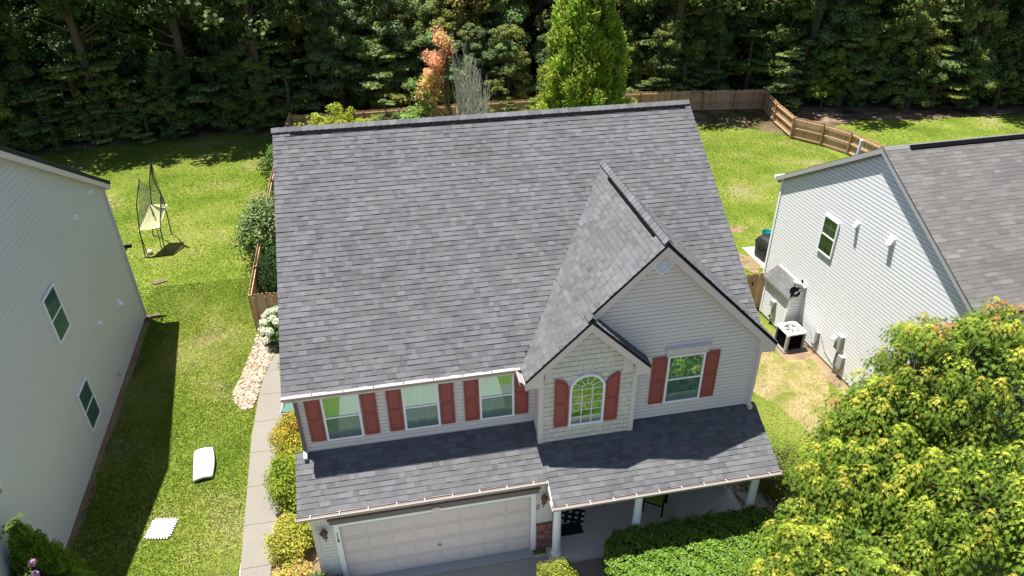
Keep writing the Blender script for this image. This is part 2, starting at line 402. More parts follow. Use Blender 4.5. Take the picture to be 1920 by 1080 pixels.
def sash_window(parent, O, U, N, x0, x1, z0, z1, grid=(3, 2), arch=False, up='glass_up', lo='glass_lo', fw=.055, room='blind', lowgrid=True):
    """white double-hung window standing proud of the wall: frame > panes, muntins, blind"""
    O, U, N = Vector(O), Vector(U), Vector(N); Z = Vector((0, 0, 1)); P = lambda u, z, n: O + U * u + Z * z + N * n
    zm = (z0 + z1) / 2; mb = MB()
    for (a, b, c, d) in ((x0, x0 + fw, z0, z1), (x1 - fw, x1, z0, z1), (x0 + fw, x1 - fw, z1 - fw, z1), (x0 + fw, x1 - fw, z0, z0 + fw), (x0 + fw, x1 - fw, zm - .022, zm + .022)):
        mb.obox(O, U, Z, N, a, b, c, d, 0.0, .06 if c != zm - .022 else .052)
    w = mb.build('window', 'white', parent)
    mb = MB(); mb.quad([P(x0 + fw, zm, .036), P(x1 - fw, zm, .036), P(x1 - fw, z1 - fw, .036), P(x0 + fw, z1 - fw, .036)]); mb.build('upper_pane', up, w)
    mb = MB(); mb.quad([P(x0 + fw, z0 + fw, .046), P(x1 - fw, z0 + fw, .046), P(x1 - fw, zm, .046), P(x0 + fw, zm, .046)]); mb.build('lower_pane', lo, w)
    mb = MB(); nx, nz = grid
    for (c, d) in ((zm, z1 - fw), (z0 + fw, zm)) if lowgrid else ((zm, z1 - fw),):
        n0 = .030 if c == zm else .040
        for i in range(1, nx):
            u = x0 + fw + (x1 - x0 - 2 * fw) * i / nx; mb.obox(O, U, Z, N, u - .008, u + .008, c, d, n0 - .004, n0)
        for j in range(1, nz):
            zz = c + (d - c) * j / nz; mb.obox(O, U, Z, N, x0 + fw, x1 - fw, zz - .008, zz + .008, n0 - .003, n0 + .001)
    mb.build('muntin', 'white', w)
    mb = MB(); k = int((z1 - z0) / .055)
    for i in range(k):
        za = z0 + (z1 - z0) * i / k; zb = z0 + (z1 - z0) * (i + .92) / k
        mb.quad([P(x0 + .03, za, .019), P(x1 - .03, za, .019), P(x1 - .03, zb, .012), P(x0 + .03, zb, .012)])
    mb.build('blind', room, w)
    mb = MB(); mb.quad([P(x0 + .02, z0 + .02, .008), P(x1 - .02, z0 + .02, .008), P(x1 - .02, z1 - .02, .008), P(x0 + .02, z1 - .02, .008)]); mb.build('dark_room', 'dark_room', w)  # flat dark plate stands in for the room's darkness
    return w

def shutter(parent, O, U, N, x0, x1, z0, z1, curve=0):
    """raised-panel shutter; curve=+1/-1: arched top falling towards +u / -u"""
    O, U, N = Vector(O), Vector(U), Vector(N); Z = Vector((0, 0, 1)); P = lambda u, z, n: O + U * u + Z * z + N * n
    w = x1 - x0; drop = .34
    def top(u):
        if not curve: return z1
        t = (u - x0) / w if curve > 0 else (x1 - u) / w
        return z1 - drop * (1 - math.sqrt(max(0, 1 - t * t)))
    k = 10 if curve else 1
    us = [x0 + w * i / k for i in range(k + 1)]
    mb = MB(); mb.prism([P(x0, z0, .016), P(x1, z0, .016)] + [P(u, top(u), .016) for u in reversed(us)], N * .026)
    s = mb.build('shutter', 'shutter', parent)
    zr = z0 + (z1 - z0) * .5
    mid = (z0 + .07, zr - .03), (zr + .03, z1 - .07)
    for (a, b) in mid:
        mb = MB(); i_ = .05
        ub = [x0 + i_ + (w - 2 * i_) * i / k for i in range(k + 1)]
        tp = (lambda u: min(b, top(u) - .07)) if curve else (lambda u: b)
        out = [P(x0 + i_, a, .043), P(x1 - i_, a, .043)] + [P(u, tp(u), .043) for u in reversed(ub)]
        cen = sum(out, Vector()) / len(out)
        inn = [cen + (q - cen) * .80 + N * .015 for q in out]
        n = len(out)
        for i in range(n): mb.quad([out[i], out[(i + 1) % n], inn[(i + 1) % n], inn[i]])
        mb.quad(inn); mb.build('panel', 'shutter', s)
        # groove around the panel
        mb = MB(); og = [cen + (q - cen) * 1.05 for q in out]
        mb.ring(og, [q for q in out], N * .008); mb.build('bead', 'shutter', s)
    return s

def gutter(parent, x0, x1, y, z, hang, n0=.35, covered=False):
    mb = MB(); prof = [(0, 0), (0, -.10), (-.10, -.10), (-.13, -.02), (-.13, .0), (-.115, .0), (-.112, -.02), (-.09, -.085), (-.014, -.085), (-.014, 0)]
    poly = [Vector((x0, y + a, z + b)) for a, b in prof]; mb.prism(poly, Vector((x1 - x0, 0, 0)))
    g = mb.build('gutter', 'gutter', parent)
    if covered:
        for i in range(hang + 1):
            xa = x0 + (x1 - x0) * i / (hang + 1) + .012; xb = x0 + (x1 - x0) * (i + 1) / (hang + 1) - .012
            mb = MB(); mb.hexa([(xa, y - .125, z - .012), (xb, y - .125, z - .012), (xb, y + .02, z + .01), (xa, y + .02, z + .01), (xa, y - .125, z + .004), (xb, y - .125, z + .004), (xb, y + .02, z + .026), (xa, y + .02, z + .026)]); mb.build('gutter_guard', 'gutter', g)
        return g
    mb = MB(); mb.box(x0 + .01, x1 - .01, y - .088, y - .016, z - .084, z - .04); mb.build('leaf_debris', 'brown', g)
    for i in range(hang):
        x = x0 + n0 + (x1 - x0 - 2 * n0) * i / (hang - 1)
        mb = MB(); mb.box(x - .012, x + .012, y - .135, y + .005, z + .001, z + .008); mb.box(x - .012, x + .012, y - .138, y - .131, z - .03, z + .008); mb.build('hanger', 'ltgrey', g)
    for x in (x0 - .004, x1 - .008):
        mb = MB(); mb.box(x, x + .012, y - .13, y, z - .1, z); mb.build('end_cap', 'gutter', g)
    return g
X_, Y_, Z_ = Vector((1, 0, 0)), Vector((0, 1, 0)), Vector((0, 0, 1))

# ================================================================== MAIN HOUSE
house = thing('house', 'grey two-storey house with red shutters and grey shingle roof in the middle', 'house')
W = 11.82; YE, ZE, YR, ZR = -.196, 5.678, 6.107, 10.02; X0, X1 = -.2, 12.0
MS = (ZR - ZE) / (YR - YE)
GX, GZ, GY = 8.869, 8.959, -.513; GL, GRr = 5.513, 12.2; GS = (GZ - ZE) / (GX - GL)
SX, SY = 7.103, -.737; SZ = ZE + GS * (SX - GL); SR = 2 * SX - GL
ZA, S1 = 3.743, .505
YV = YE + (GZ - ZE) / MS
low = lambda y: ZA + S1 * y
# walls
wall('front_wall', house, (0, 0, 0), X_, -Y_, 5.905, low(0) - .1, 5.62, 'siding')
mb = MB(); siding(mb, (8.396, -.308, 0), X_, -Y_, lambda z: max(0, (GX - 8.396) - (8.72 - z) / GS), lambda z: 11.82 - 8.396 if z < 5.76 else (GX - 8.396) + (8.72 - z) / GS, 3.45, 8.72)
# left part of the gable wall above the small gable
siding(mb, (0, -.308, 0), X_, -Y_, lambda z: max(SX - .1 + max(0, (SZ - .15 - z)) / GS, GX - (8.72 - z) / GS), lambda z: min(8.396, GX + (8.72 - z) / GS), 5.75, 8.72)
mb.build('gable_wall', 'siding', house)
mb = MB(); siding(mb, (5.905, 0, 0), -Y_, -X_, lambda z: 0, lambda z: .553, low(-.553) - .05, 5.62); mb.build('bay_side_wall', 'siding', house); mb = MB(); siding(mb, (8.396, -.553, 0), Y_, X_, lambda z: 0, lambda z: .245, low(-.553) - .05, 5.62)
mb.build('bay_side_wall', 'siding', house)
mb = MB()
gab = lambda z: max(0, (z - 5.62)) / MS
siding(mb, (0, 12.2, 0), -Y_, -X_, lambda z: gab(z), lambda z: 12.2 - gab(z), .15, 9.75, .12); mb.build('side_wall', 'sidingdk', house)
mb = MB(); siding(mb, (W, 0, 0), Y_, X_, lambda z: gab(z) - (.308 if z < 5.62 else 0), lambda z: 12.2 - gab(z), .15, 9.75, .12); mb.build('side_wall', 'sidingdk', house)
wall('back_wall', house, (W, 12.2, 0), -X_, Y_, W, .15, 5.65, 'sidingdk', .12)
wall('porch_wall', house, (5.98, .55, 0), X_, -Y_, W - 5.98, .1, 3.9, 'siding')
mb = MB(); mb.box(.02, W - .02, .6, 12.18, 0, .16); mb.build('foundation', 'mortar', house)
mb = MB(); siding(mb, (0, 0, 0), -Y_, -X_, lambda z: 0, lambda z: 1.12 if z < 2.95 else max(0, (low(0) - z) / S1), .1, 3.6, .12)
siding(mb, (6.15, -1.12, 0), Y_, X_, lambda z: 0, lambda z: 1.67, .1, 3.0, .12); mb.build('garage_side_wall', 'siding', house)
# garage front
GYF = -1.12
mb = MB(); siding(mb, (0, GYF, 0), X_, -Y_, lambda z: 0, lambda z: .52, .35, 2.85, .12)
siding(mb, (0, GYF, 0), X_, -Y_, lambda z: 5.70, lambda z: 6.15, 1.06, 2.85, .12)
siding(mb, (0, GYF, 0), X_, -Y_, lambda z: .52, lambda z: 5.70, 2.3, 2.85, .12); mb.build('garage_wall', 'siding', house)
boxes('corner_board', 'trim', house, (-.02, .1, GYF - .035, GYF + .02, .1, 2.8), (6.07, 6.17, GYF - .035, GYF + .02, 1.1, 2.75))
mb = MB()
mb.box(.50, .64, GYF - .045, GYF, .02, 2.17); mb.box(5.57, 5.71, GYF - .045, GYF, .02, 2.17); mb.box(.50, 5.71, GYF - .05, GYF, 2.17, 2.31)
mb.build('door_casing', 'white', house)
mb = MB(); mb.box(.44, 5.78, GYF - .1, GYF, 2.312, 2.47); mb.box(.40, 5.82, GYF - .13, GYF, 2.471, 2.5); mb.build('door_header', 'brown', house)  # dark brown trim band, with the gutter's shade put into its colour too
mb = MB(); mb.box(3.0, 3.18, GYF - .16, GYF - .05, 2.22, 2.42); mb.build('door_keystone', 'trim', house)
mb = MB()
for i in range(4): mb.box(.645, 5.565, GYF + .012, GYF + .05, .02 + i * .535, .02 + (i + 1) * .535 - .012)
mb.box(.645, 5.565, GYF + .03, GYF + .06, .02, 2.16)
gd = mb.build('garage_door', 'door', house)
pm = MB(); a, b = .54, .40
o_, i_ = [(0, 0, 0), (a, 0, 0), (a, 0, b), (0, 0, b)], [(.035, -.012, .035), (a - .035, -.012, .035), (a - .035, -.012, b - .035), (.035, -.012, b - .035)]
for i in range(4): pm.quad([o_[i], o_[(i + 1) % 4], i_[(i + 1) % 4], i_[i]])
pm.quad(i_); pm.ring([Vector((-.012, 0, -.012)), Vector((a + .012, 0, -.012)), Vector((a + .012, 0, b + .012)), Vector((-.012, 0, b + .012))], [Vector(q) for q in o_], Vector((0, -.006, 0)))
pme = pm.mesh('door_panel'); pme.materials.append(M['door'])
for i in range(8):
    for j in range(4): link('door_panel', pme, gd, (.645 + .0375 + i * .615, GYF + .012, .02 + .06 + j * .535))
mb = MB(); mb.tube([(3.1, GYF + .01, .83), (3.1, GYF - .03, .83)], .022, 8); mb.tube([(3.04, GYF - .03, .84), (3.16, GYF - .03, .82)], .012, 6); mb.build('door_handle', 'midgrey', gd)
# brick veneer at the garage corner
mb = MB(); boxes('brick_backing', 'mortar', house, (6.155, 6.225, GYF - .004, GYF + .9, 0, 1.03), (-.03, .48, GYF - .07, GYF - .005, 0, .33)); mb.box(5.72, 6.225, GYF - .075, GYF - .005, 0, 1.03); bk = mb.build('brick_base', 'mortar', house)
BT = [(.25, .10, .075), (.20, .085, .07), (.30, .13, .10), (.17, .08, .07), (.28, .14, .115)]
for r in range(13):
    z = .02 + r * .0755
    if r >= 11: continue
    x = 5.722 + (0 if r % 2 else -.105)
    while x < 6.18:
        a, b = max(x, 5.722), min(x + .2, 6.2)
        if b - a > .03: mb = MB(); mb.box(a, b, GYF - .092, GYF - .03, z, z + .064, jit(rnd.choice(BT), .8, 1.2)); mb.build('brick', 'brick', bk)
        x += .211
    y = GYF - .02
    while y < GYF + .8:
        mb = MB(); mb.box(6.19, 6.24, y, y + .2, z, z + .064, jit(rnd.choice(BT), .8, 1.2)); mb.build('brick', 'brick', bk); y += .211
for i in range(6):
    mb = MB(); x = 5.722 + i * .08; mb.box(x, x + .069, GYF - .10, GYF - .03, .85, 1.045, jit(rnd.choice(BT), .9, 1.25)); mb.build('brick', 'brick', bk)
for i in range(4):
    x = -.028
    while x < .44: mb = MB(); mb.box(x, min(x + .2, .475), GYF - .087, GYF - .03, .02 + i * .0755, .084 + i * .0755, jit(rnd.choice(BT), .8, 1.2)); mb.build('brick', 'brick', bk); x += .211
# corner boards, frieze and soffits of the upper floor
boxes('corner_board', 'trim', house, (-.02, .10, -.04, .1, low(0) - .05, 5.6), (W - .1, W + .03, -.355, .0, low(-.308) - .05, 5.9),
      (5.87, 6.0, -.60, -.45, low(-.553) - .05, 5.62), (8.30, 8.43, -.60, -.45, low(-.553) - .05, 5.62), (8.40, 8.46, -.342, -.30, 3.6, 5.6))
mb = MB(); mb.box(-.19, 5.6, -.19, .1, 5.50, 5.53); mb.box(-.19, 5.52, -.195, -.165, 5.505, 5.60); mb.build('soffit', 'trim', house)
# rake boards of the gables
def rake(name, xa, za, xb, zb, y, dep, wdt, material, off=.0):
    A, B = Vector((xa, y, za)), Vector((xb, y, zb)); d = (B - A).normalized(); c = 1 / max(.2, abs(d.x))
    o1, o2 = Z_ * (-off * c), Z_ * (-(off + wdt) * c); mb = MB(); mb.prism([A + o1, B + o1, B + o2, A + o2], Vector((0, -dep, 0))); return mb.build(name, material, house)
for (xa, za, xb, zb) in ((GX, GZ, SX + .02, SZ + .02), (GX, GZ, GRr - .02, ZE + .03)):
    rake('rake_board', xa, za, xb, zb, GY + .03, .025, .20, 'trim', .035); rake('drip_edge', xa, za, xb, zb, GY + .03, .034, .036, 'black', .0)
    rake('rake_soffit', xa, za - .04, xb, zb - .04, -.30, .2, .03, 'trim', .07)
    rake('frieze_board', xa, za - .02, xb, zb - .02, -.315, .02, .22, 'trim', .1)
for (xa, za, xb, zb) in ((SX, SZ, GL + .01, ZE + .01), (SX, SZ, SR - .01, ZE + .01)):
    rake('rake_board', xa, za, xb, zb, SY + .03, .025, .20, 'trim', .035); rake('drip_edge', xa, za, xb, zb, SY + .03, .034, .036, 'black', .0)
    rake('rake_soffit', xa, za - .04, xb, zb - .04, -.545, .17, .03, 'trim', .07)
    rake('frieze_board', xa, za - .02, xb, zb - .02, -.57, .022, .16, 'trim', .1)
# boxed eave returns
def eave_return(x0, x1, y0, y1, z0, z1, zt0, zt1):
    mb = MB(); mb.hexa([(x0, y0, z0), (x1, y0, z0), (x1, y1, z0), (x0, y1, z0), (x0, y0, zt0), (x1, y0, zt1), (x1, y1, zt1), (x0, y1, zt0)]); mb.build('eave_return', 'trim', house)
eave_return(GL + .0, 5.96, SY + .02, -.2, 5.40, 0, 5.60, 5.98); eave_return(8.32, SR - .01, SY + .02, -.30, 5.40, 0, 5.86, 5.60)
eave_return(11.74, GRr - .02, GY + .02, .2, 5.42, 0, 5.98, 5.60)
boxes('frieze_block', 'trim', house, (6.02, 6.2, -.605, -.55, 5.5, 5.9), (8.02, 8.28, -.605, -.55, 5.48, 5.92), (11.52, 11.72, -.35, -.3, 5.48, 5.95))
# diamond louvred gable vent
c = Vector((8.845, -.325, 8.335)); r_ = .30
mb = MB(); D = [c + Vector((r_, 0, 0)), c + Vector((0, 0, r_)), c + Vector((-r_, 0, 0)), c + Vector((0, 0, -r_))]
mb.ring(D, [c + (p - c) * .84 for p in D], Vector((0, -.05, 0))); mb.prism([c + (p - c) * .9 for p in D], Vector((0, -.012, 0)))
gv = mb.build('gable_vent', 'white', house)
for i in range(-4, 5):
    h = .24 - abs(i * .052) ; z = c.z + i * .052
    if h > .02: mb = MB(); mb.hexa([(c.x - h, c.y - .045, z - .02), (c.x + h, c.y - .045, z - .02), (c.x + h, c.y - .04, z - .022), (c.x - h, c.y - .04, z - .022), (c.x - h, c.y - .012, z + .022), (c.x + h, c.y - .012, z + .022), (c.x + h, c.y - .01, z + .017), (c.x - h, c.y - .01, z + .017)]); mb.build('louvre', 'white', gv)
# windows and shutters
F0 = (Vector((0, -.021, 0)), X_, -Y_)
for (x0, x1) in ((.61, 1.52), (2.545, 3.445), (4.46, 5.355)): sash_window(house, *F0, x0, x1, 4.045, 5.5)
for (x0, x1) in ((.225, .595), (1.55, 1.915), (2.165, 2.525), (3.465, 3.825), (4.08, 4.445), (5.38, 5.73)): shutter(house, *F0, x0, x1, 4.065, 5.49)
FG = (Vector((0, -.329, 0)), X_, -Y_)
sash_window(house, *FG, 9.30, 10.32, 4.04, 5.59)
for (x0, x1) in ((8.90, 9.285), (10.335, 10.72)): shutter(house, *FG, x0, x1, 4.06, 5.58)
mb = MB(); O = FG[0]
mb.obox(O, X_, Z_, -Y_, 9.25, 10.37, 5.60, 5.80, 0, .06); mb.obox(O, X_, Z_, -Y_, 9.22, 10.40, 5.80, 5.83, 0, .10); mb.obox(O, X_, Z_, -Y_, 9.19, 10.43, 5.83, 5.86, 0, .14); mb.obox(O, X_, Z_, -Y_, 9.235, 10.385, 5.595, 5.625, 0, .075)
mb.build('window_header', 'trim', house)
# shake-clad bay with its arched window
by = -.553
def bay_half(z): return 1.1455 if z < 5.62 else max(0, (SZ - .05 - z) / GS)
mb = MB(); zz = [low(by) - .05, 5.62, SZ - .06]; xc = (5.905 + 8.396) / 2
mb.prism([Vector((5.95, by, zz[0])), Vector((8.35, by, zz[0])), Vector((8.35, by, 5.65)), Vector((SX, by, zz[2])), Vector((5.95, by, 5.65))], Vector((0, .05, 0)), (.30, .28, .235))
bw = mb.build('bay_wall', 'shake', house)
AX, AR, AZ0, AZ1 = 7.12, .46, 3.93, 5.10
z = low(by) - .02; k = 0
while z < SZ - .15:
    l, r = (5.99, 8.31) if z < 5.55 else (SX - (SZ - .06 - z) / GS, SX + (SZ - .06 - z) / GS)
    x = l - (rnd.random() * .2)
    while x < r:
        w = rnd.uniform(.15, .30); a, b = max(x, l), min(x + w - .006, r); x += w
        if b - a < .02: continue
        zt = z + .128; u = rnd.uniform(-.006, .006); t = rnd.uniform(.93, 1.05); tone = (.64 * t, .61 * t, .52 * t)
        at, bt = a, b
        if z > 5.4:
            hh = max(.0, (SZ - .06 - zt) / GS); at, bt = max(a, SX - hh), min(b, SX + hh)
            if bt < at: at = bt = max(a, min(b, SX))
        # keep the shakes out of the window opening
        if AZ0 < z + .08 < AZ1 + .3 and a > AX - AR + .03 and b < AX + AR - .03: continue
        mb = MB(); mb.hexa([(a, by, z + u), (b, by, z + u), (bt, by, zt), (at, by, zt), (a, by - .032, z + u), (b, by - .032, z + u), (bt, by - .024, zt), (at, by - .024, zt)], tone); mb.build('shake', 'shake', bw)
    z += .15
def arch(cx, r, z0, zs, y, n=18): return [Vector((cx - r, y, z0)), Vector((cx + r, y, z0))] + [Vector((cx + r * math.cos(math.pi * i / n), y, zs + r * math.sin(math.pi * i / n))) for i in range(n + 1)]
yo = by - .028
mb = MB(); out, inn = arch(AX, AR, AZ0, AZ1, yo), arch(AX, AR - .06, AZ0 + .06, AZ1, yo)
mb.ring(out, inn, Vector((0, -.06, 0))); aw = mb.build('arched_window', 'white', house)
mb = MB(); mb.quad(arch(AX, AR - .05, AZ0 + .05, AZ1, yo - .03)); mb.build('pane', 'glass_arch', aw)
mb = MB(); mb.quad(arch(AX, AR - .02, AZ0 + .02, AZ1, yo - .006)); mb.build('dark_room', 'dark_room', aw)  # dark plate painted as the unlit room inside
mb = MB(); ri = AR - .06
for i in (-1, 1): mb.box(AX + i * ri / 3 - .009, AX + i * ri / 3 + .009, yo - .040, yo - .031, AZ0 + .06, AZ1 + .02)
for j in range(1, 6):
    zq = AZ0 + .06 + (AZ1 - AZ0 - .06) * j / 5; mb.box(AX - ri, AX + ri, yo - .0395, yo - .0315, zq - .009, zq + .009)
pp = [Vector((AX + .14 * math.cos(math.pi * i / 10), yo - .035, AZ1 + .02 + .14 * math.sin(math.pi * i / 10))) for i in range(11)]; mb.tube(pp, .009, 6)
for an in (30, 60, 90, 120, 150):
    a = math.radians(an); mb.tube([(AX + .14 * math.cos(a), yo - .035, AZ1 + .02 + .14 * math.sin(a)), (AX + ri * math.cos(a), yo - .035, AZ1 + ri * math.sin(a))], .009, 6)
mb.build('muntin', 'white', aw)
FB = (Vector((0, by - .03, 0)), X_, -Y_)
shutter(house, *FB, 6.275, 6.635, 3.95, 5.51, 1); shutter(house, *FB, 7.60, 7.955, 3.95, 5.51, -1)

# roof decks
mb = MB(); T = Vector((0, 0, -.09))
rp = lambda x, y: Vector((x, y, ZE + (y - YE) * MS - .012))
mb.prism([rp(X0, YE), rp(GL, YE), rp(GX, YV), rp(X1, .12), rp(X1, YR), rp(X0, YR)], T)
rb = lambda x, y: Vector((x, y, ZE + (2 * YR - y - YE) * MS - .012))
mb.prism([rb(X0, YR), rb(X1, YR), rb(X1, 2 * YR - YE), rb(X0, 2 * YR - YE)], T)
gl = lambda x, y: Vector((x, y, ZE + (x - GL) * GS - .012)); gr = lambda x, y: Vector((x, y, GZ - (x - GX) * GS - .012))
mb.prism([gl(GL, YE), gl(GL, SY), gl(SX, SY), gl(SX, GY), gl(GX, GY), gl(GX, YV)], T)
mb.prism([gr(GX, GY), gr(GRr, GY), gr(GRr, YE + .03), gr(GX, YV)], T)
sr = lambda x, y: Vector((x, y, SZ - (x - SX) * GS - .012))
mb.prism([sr(SX, SY), sr(SR, SY), sr(SR, -.31), sr(SX, -.31)], T)
lr = lambda x, y: Vector((x, y, low(y) - .012))
PX = 5.945; YG, YP = -1.415, -2.03
mb.prism([lr(X0, YG), lr(PX, YG), lr(PX, 0), lr(X0, 0)], T); mb.prism([lr(PX, YP), lr(X1 + .02, YP), lr(X1 + .02, -.3), lr(PX, -.3)], T)
roof = mb.build('roof', 'deck', house)
sh = []
V1 = Vector((0, 1, MS)).normalized(); N1 = Vector((0, -MS, 1)).normalized(); k1 = V1.y
def span_main(v):
    y = YE + v * k1
    if y >= YV: return [(X0 - .02, X1 + .02)]
    a = GL + (y - YE) / (YV - YE) * (GX - GL); b = GX + (YV - y) / (YV - YE) * (GX - GL)
    return [(X0 - .02, a)] + ([(b, X1 + .02)] if b < X1 else [])
sh += shingle_plane((0, YE - .015 * k1, ZE), X_, V1, N1, (YR - YE) / k1 + .01, span_main)
V2 = Vector((1, 0, GS)).normalized(); N2 = Vector((-GS, 0, 1)).normalized(); k2 = V2.x
def span_gl(v):   # u runs along -y (towards the street)
    x = GL + v * k2; yb = YE + (x - GL) / (GX - GL) * (YV - YE); yf = SY if x < SX else GY
    return [(-yb, -yf + .02)]
sh += shingle_plane((GL, 0, ZE), -Y_, V2, N2, (GX - GL) / k2, span_gl)
V3 = Vector((-1, 0, GS)).normalized(); N3 = Vector((GS, 0, 1)).normalized()
def span_gr(v):
    x = GRr - v * k2; yb = YE + (GRr - x) / (GRr - GX) * (YV - YE); return [(GY - .02, yb)]
sh += shingle_plane((GRr, 0, GZ - (GRr - GX) * GS), Y_, V3, N3, (GRr - GX) / k2, span_gr)
sh += shingle_plane((SR, 0, ZE), Y_, V3, N3, (SR - SX) / k2, lambda v: [(SY - .02, -.325)])
V4 = Vector((0, 1, S1)).normalized(); N4 = Vector((0, -S1, 1)).normalized(); k4 = V4.y
sh += shingle_plane((0, YG - .015, low(YG - .015)), X_, V4, N4, (-.015 - YG) / k4, lambda v: [(X0 - .02, PX)], wr_=(.10, .26))
sh += shingle_plane((0, YP - .015, low(YP - .015)), X_, V4, N4, (-.33 - YP) / k4, lambda v: [(PX + .004, X1 + .04)], wr_=(.10, .26))
Vb = Vector((0, -1, MS)).normalized(); Nb = Vector((0, MS, 1)).normalized()
lay_shingles(sh, roof, 300)
# ridge caps and ridge vents
def ridge(P0, P1, nL, nR, step, wcap=.15):
    d = (P1 - P0); L = d.length; d.normalize(); n = int(L / step)
    for i in range(n):
        a, b = P0 + d * (L * i / n), P0 + d * (L * (i + 1) / n + .03); t = jit(rnd.choice(SH_TONES[:5]), 1.0, 1.3); w = wcap
        h0, h1 = .085, .070
        mb = MB()
        for nn in (nL, nR):
            mb.hexa([a + nn * w + Z_ * (h0 - .025), b + nn * w + Z_ * (h1 - .025), b + Z_ * (h1 - .012), a + Z_ * (h0 - .012), a + nn * w + Z_ * h0, b + nn * w + Z_ * h1, b + Z_ * (h1 + .012), a + Z_ * (h0 + .012)], t)
        mb.build('ridge_cap', 'shingle', roof)
dn = Vector((0, -1, -MS)).normalized(); db = Vector((0, 1, -MS)).normalized()
ridge(Vector((X1, YR, ZR)), Vector((X0 - .02, YR, ZR)), dn, db, .20)
mb = MB()
def vent_strip(mb, A, B, nn, a, b, h):
    mb.hexa([A + nn * a, B + nn * a, B + nn * b, A + nn * b, A + nn * a + Z_ * h, B + nn * a + Z_ * h, B + nn * b + Z_ * h * .8, A + nn * b + Z_ * h * .8])
for nn in (dn, db): vent_strip(mb, Vector((.25, YR, ZR)), Vector((X1 - .16, YR, ZR)), nn, .05, .235, .055)
mb.build('ridge_vent', 'black', roof)
gL, gR = Vector((-1, 0, -GS)).normalized(), Vector((1, 0, -GS)).normalized()
ridge(Vector((GX, GY - .01, GZ + .01)), Vector((GX, YV - .05, GZ + .01)), gL, gR, .19)
mb = MB(); A, B = Vector((GX, .05, GZ)), Vector((GX, 3.6, GZ))
for nn in (gL, gR): vent_strip(mb, A, B, nn, .05, .215, .06)
mb.build('ridge_vent', 'black', roof)
ridge(Vector((SX, SY - .01, SZ)), Vector((SX, GY + .12, SZ)), gL, gR, .19)
# metal in the valley and flashings
mb = MB()
for (xa, xb) in ((GL, GX), (GRr - .06, GX)):
    A, B = Vector((xa, YE, ZE + .012)), Vector((xb, YV, GZ + .012)); mb.tube([A + Vector((0, .02, .0)), B], .006, 4)
mb.build('valley_line', 'black', roof)
gutter(house, X0 - .03, GL - .02, YE + .05, ZE + .012, 7, .35, True); gutter(house, X0 - .05, PX - .03, YG - .02, low(YG) - .008, 9); gutter(house, PX - .02, X1 + .06, YP - .02, low(YP) - .008, 10)
mb = MB(); mb.prism([Vector((GL - .03, YE - .06, ZE - .10)), Vector((GL - .03, SY + .02, ZE - .10)), Vector((GL - .13, SY + .02, ZE - .02)), Vector((GL - .13, YE - .06, ZE - .02))], Vector((.012, 0, .0))); mb.box(GL - .14, GL, SY + .01, YE - .03, ZE - .12, ZE - .10); mb.box(GL - .145, GL - .125, SY + .01, YE - .03, ZE - .12, ZE); mb.build('gutter_end', 'gutter', house)
mb = MB(); mb.box(X0, PX, YG + .01, YG + .04, low(YG) - .22, low(YG) - .09); mb.box(PX, X1, YP + .01, YP + .04, low(YP) - .22, low(YP) - .09); mb.box(PX, X1, YP + .6, YP + .78, low(YP) - .2, low(YP) - .02)
mb.prism([Vector((X0, YG + .02, low(YG) - .2)), Vector((X0, 0, low(YG) - .2)), Vector((X0, 0, low(0) - .1)), Vector((X0, YG + .02, low(YG) - .1))], Vector((.02, 0, 0)))
mb.prism([Vector((X1 - .02, YP + .02, low(YP) - .2)), Vector((X1 - .02, -.3, low(YP) - .2)), Vector((X1 - .02, -.3, low(-.3) - .1)), Vector((X1 - .02, YP + .02, low(YP) - .1))], Vector((.02, 0, 0)))
mb.prism([Vector((PX - .0, YP + .02, low(YP) - .16)), Vector((PX - .0, YG, low(YG) - .16)), Vector((PX - .0, YG, low(YG) - .03)), Vector((PX - .0, YP + .02, low(YP) - .03))], Vector((-.025, 0, 0)))
mb.build('fascia', 'trim', house)
mb = MB(); mb.box(PX, X1 - .03, YP + .05, .5, 2.42, 2.45); mb.box(0, PX - .03, YG + .05, GYF, 2.72, 2.75); mb.build('soffit', 'trim', house)
# rakes of the main roof
for x in (X0, X1 - .025):
    mb = MB()
    for s in (1, -1):
        A, B = Vector((x, YR - s * (YR - YE), ZE - .1)), Vector((x, YR, ZR - .1))
        mb.prism([A, B, B - Z_ * .18, A - Z_ * .18], Vector((.025, 0, 0)))
    mb.build('rake_board', 'trim', house)
# downspouts
mb = MB(); mb.box(-.01, .075, -.10, -.035, low(0) + .10, 5.42); mb.prism([Vector((-.01, -.10, 5.42)), Vector((-.01, -.035, 5.42)), Vector((-.01, -.17, 5.58)), Vector((-.01, -.24, 5.58))], Vector((.085, 0, 0))); ds = mb.build('downspout', 'brown', house)
mb = MB(); mb.prism([Vector((-.015, -.035, low(0) + .12)), Vector((-.015, -.11, low(0) + .12)), Vector((-.015, -.27, low(-.2) + .11)), Vector((-.015, -.25, low(-.2) + .03))], Vector((.095, 0, 0))); mb.build('elbow', 'ltgrey', ds)
mb = MB(); mb.box(W - .03, W + .05, -.42, -.35, low(-.4) + .02, 5.4); mb.box(W - .04, W + .06, -.52, -.34, low(-.5) + .02, low(-.4) + .1); mb.build('downspout', 'trim', house)
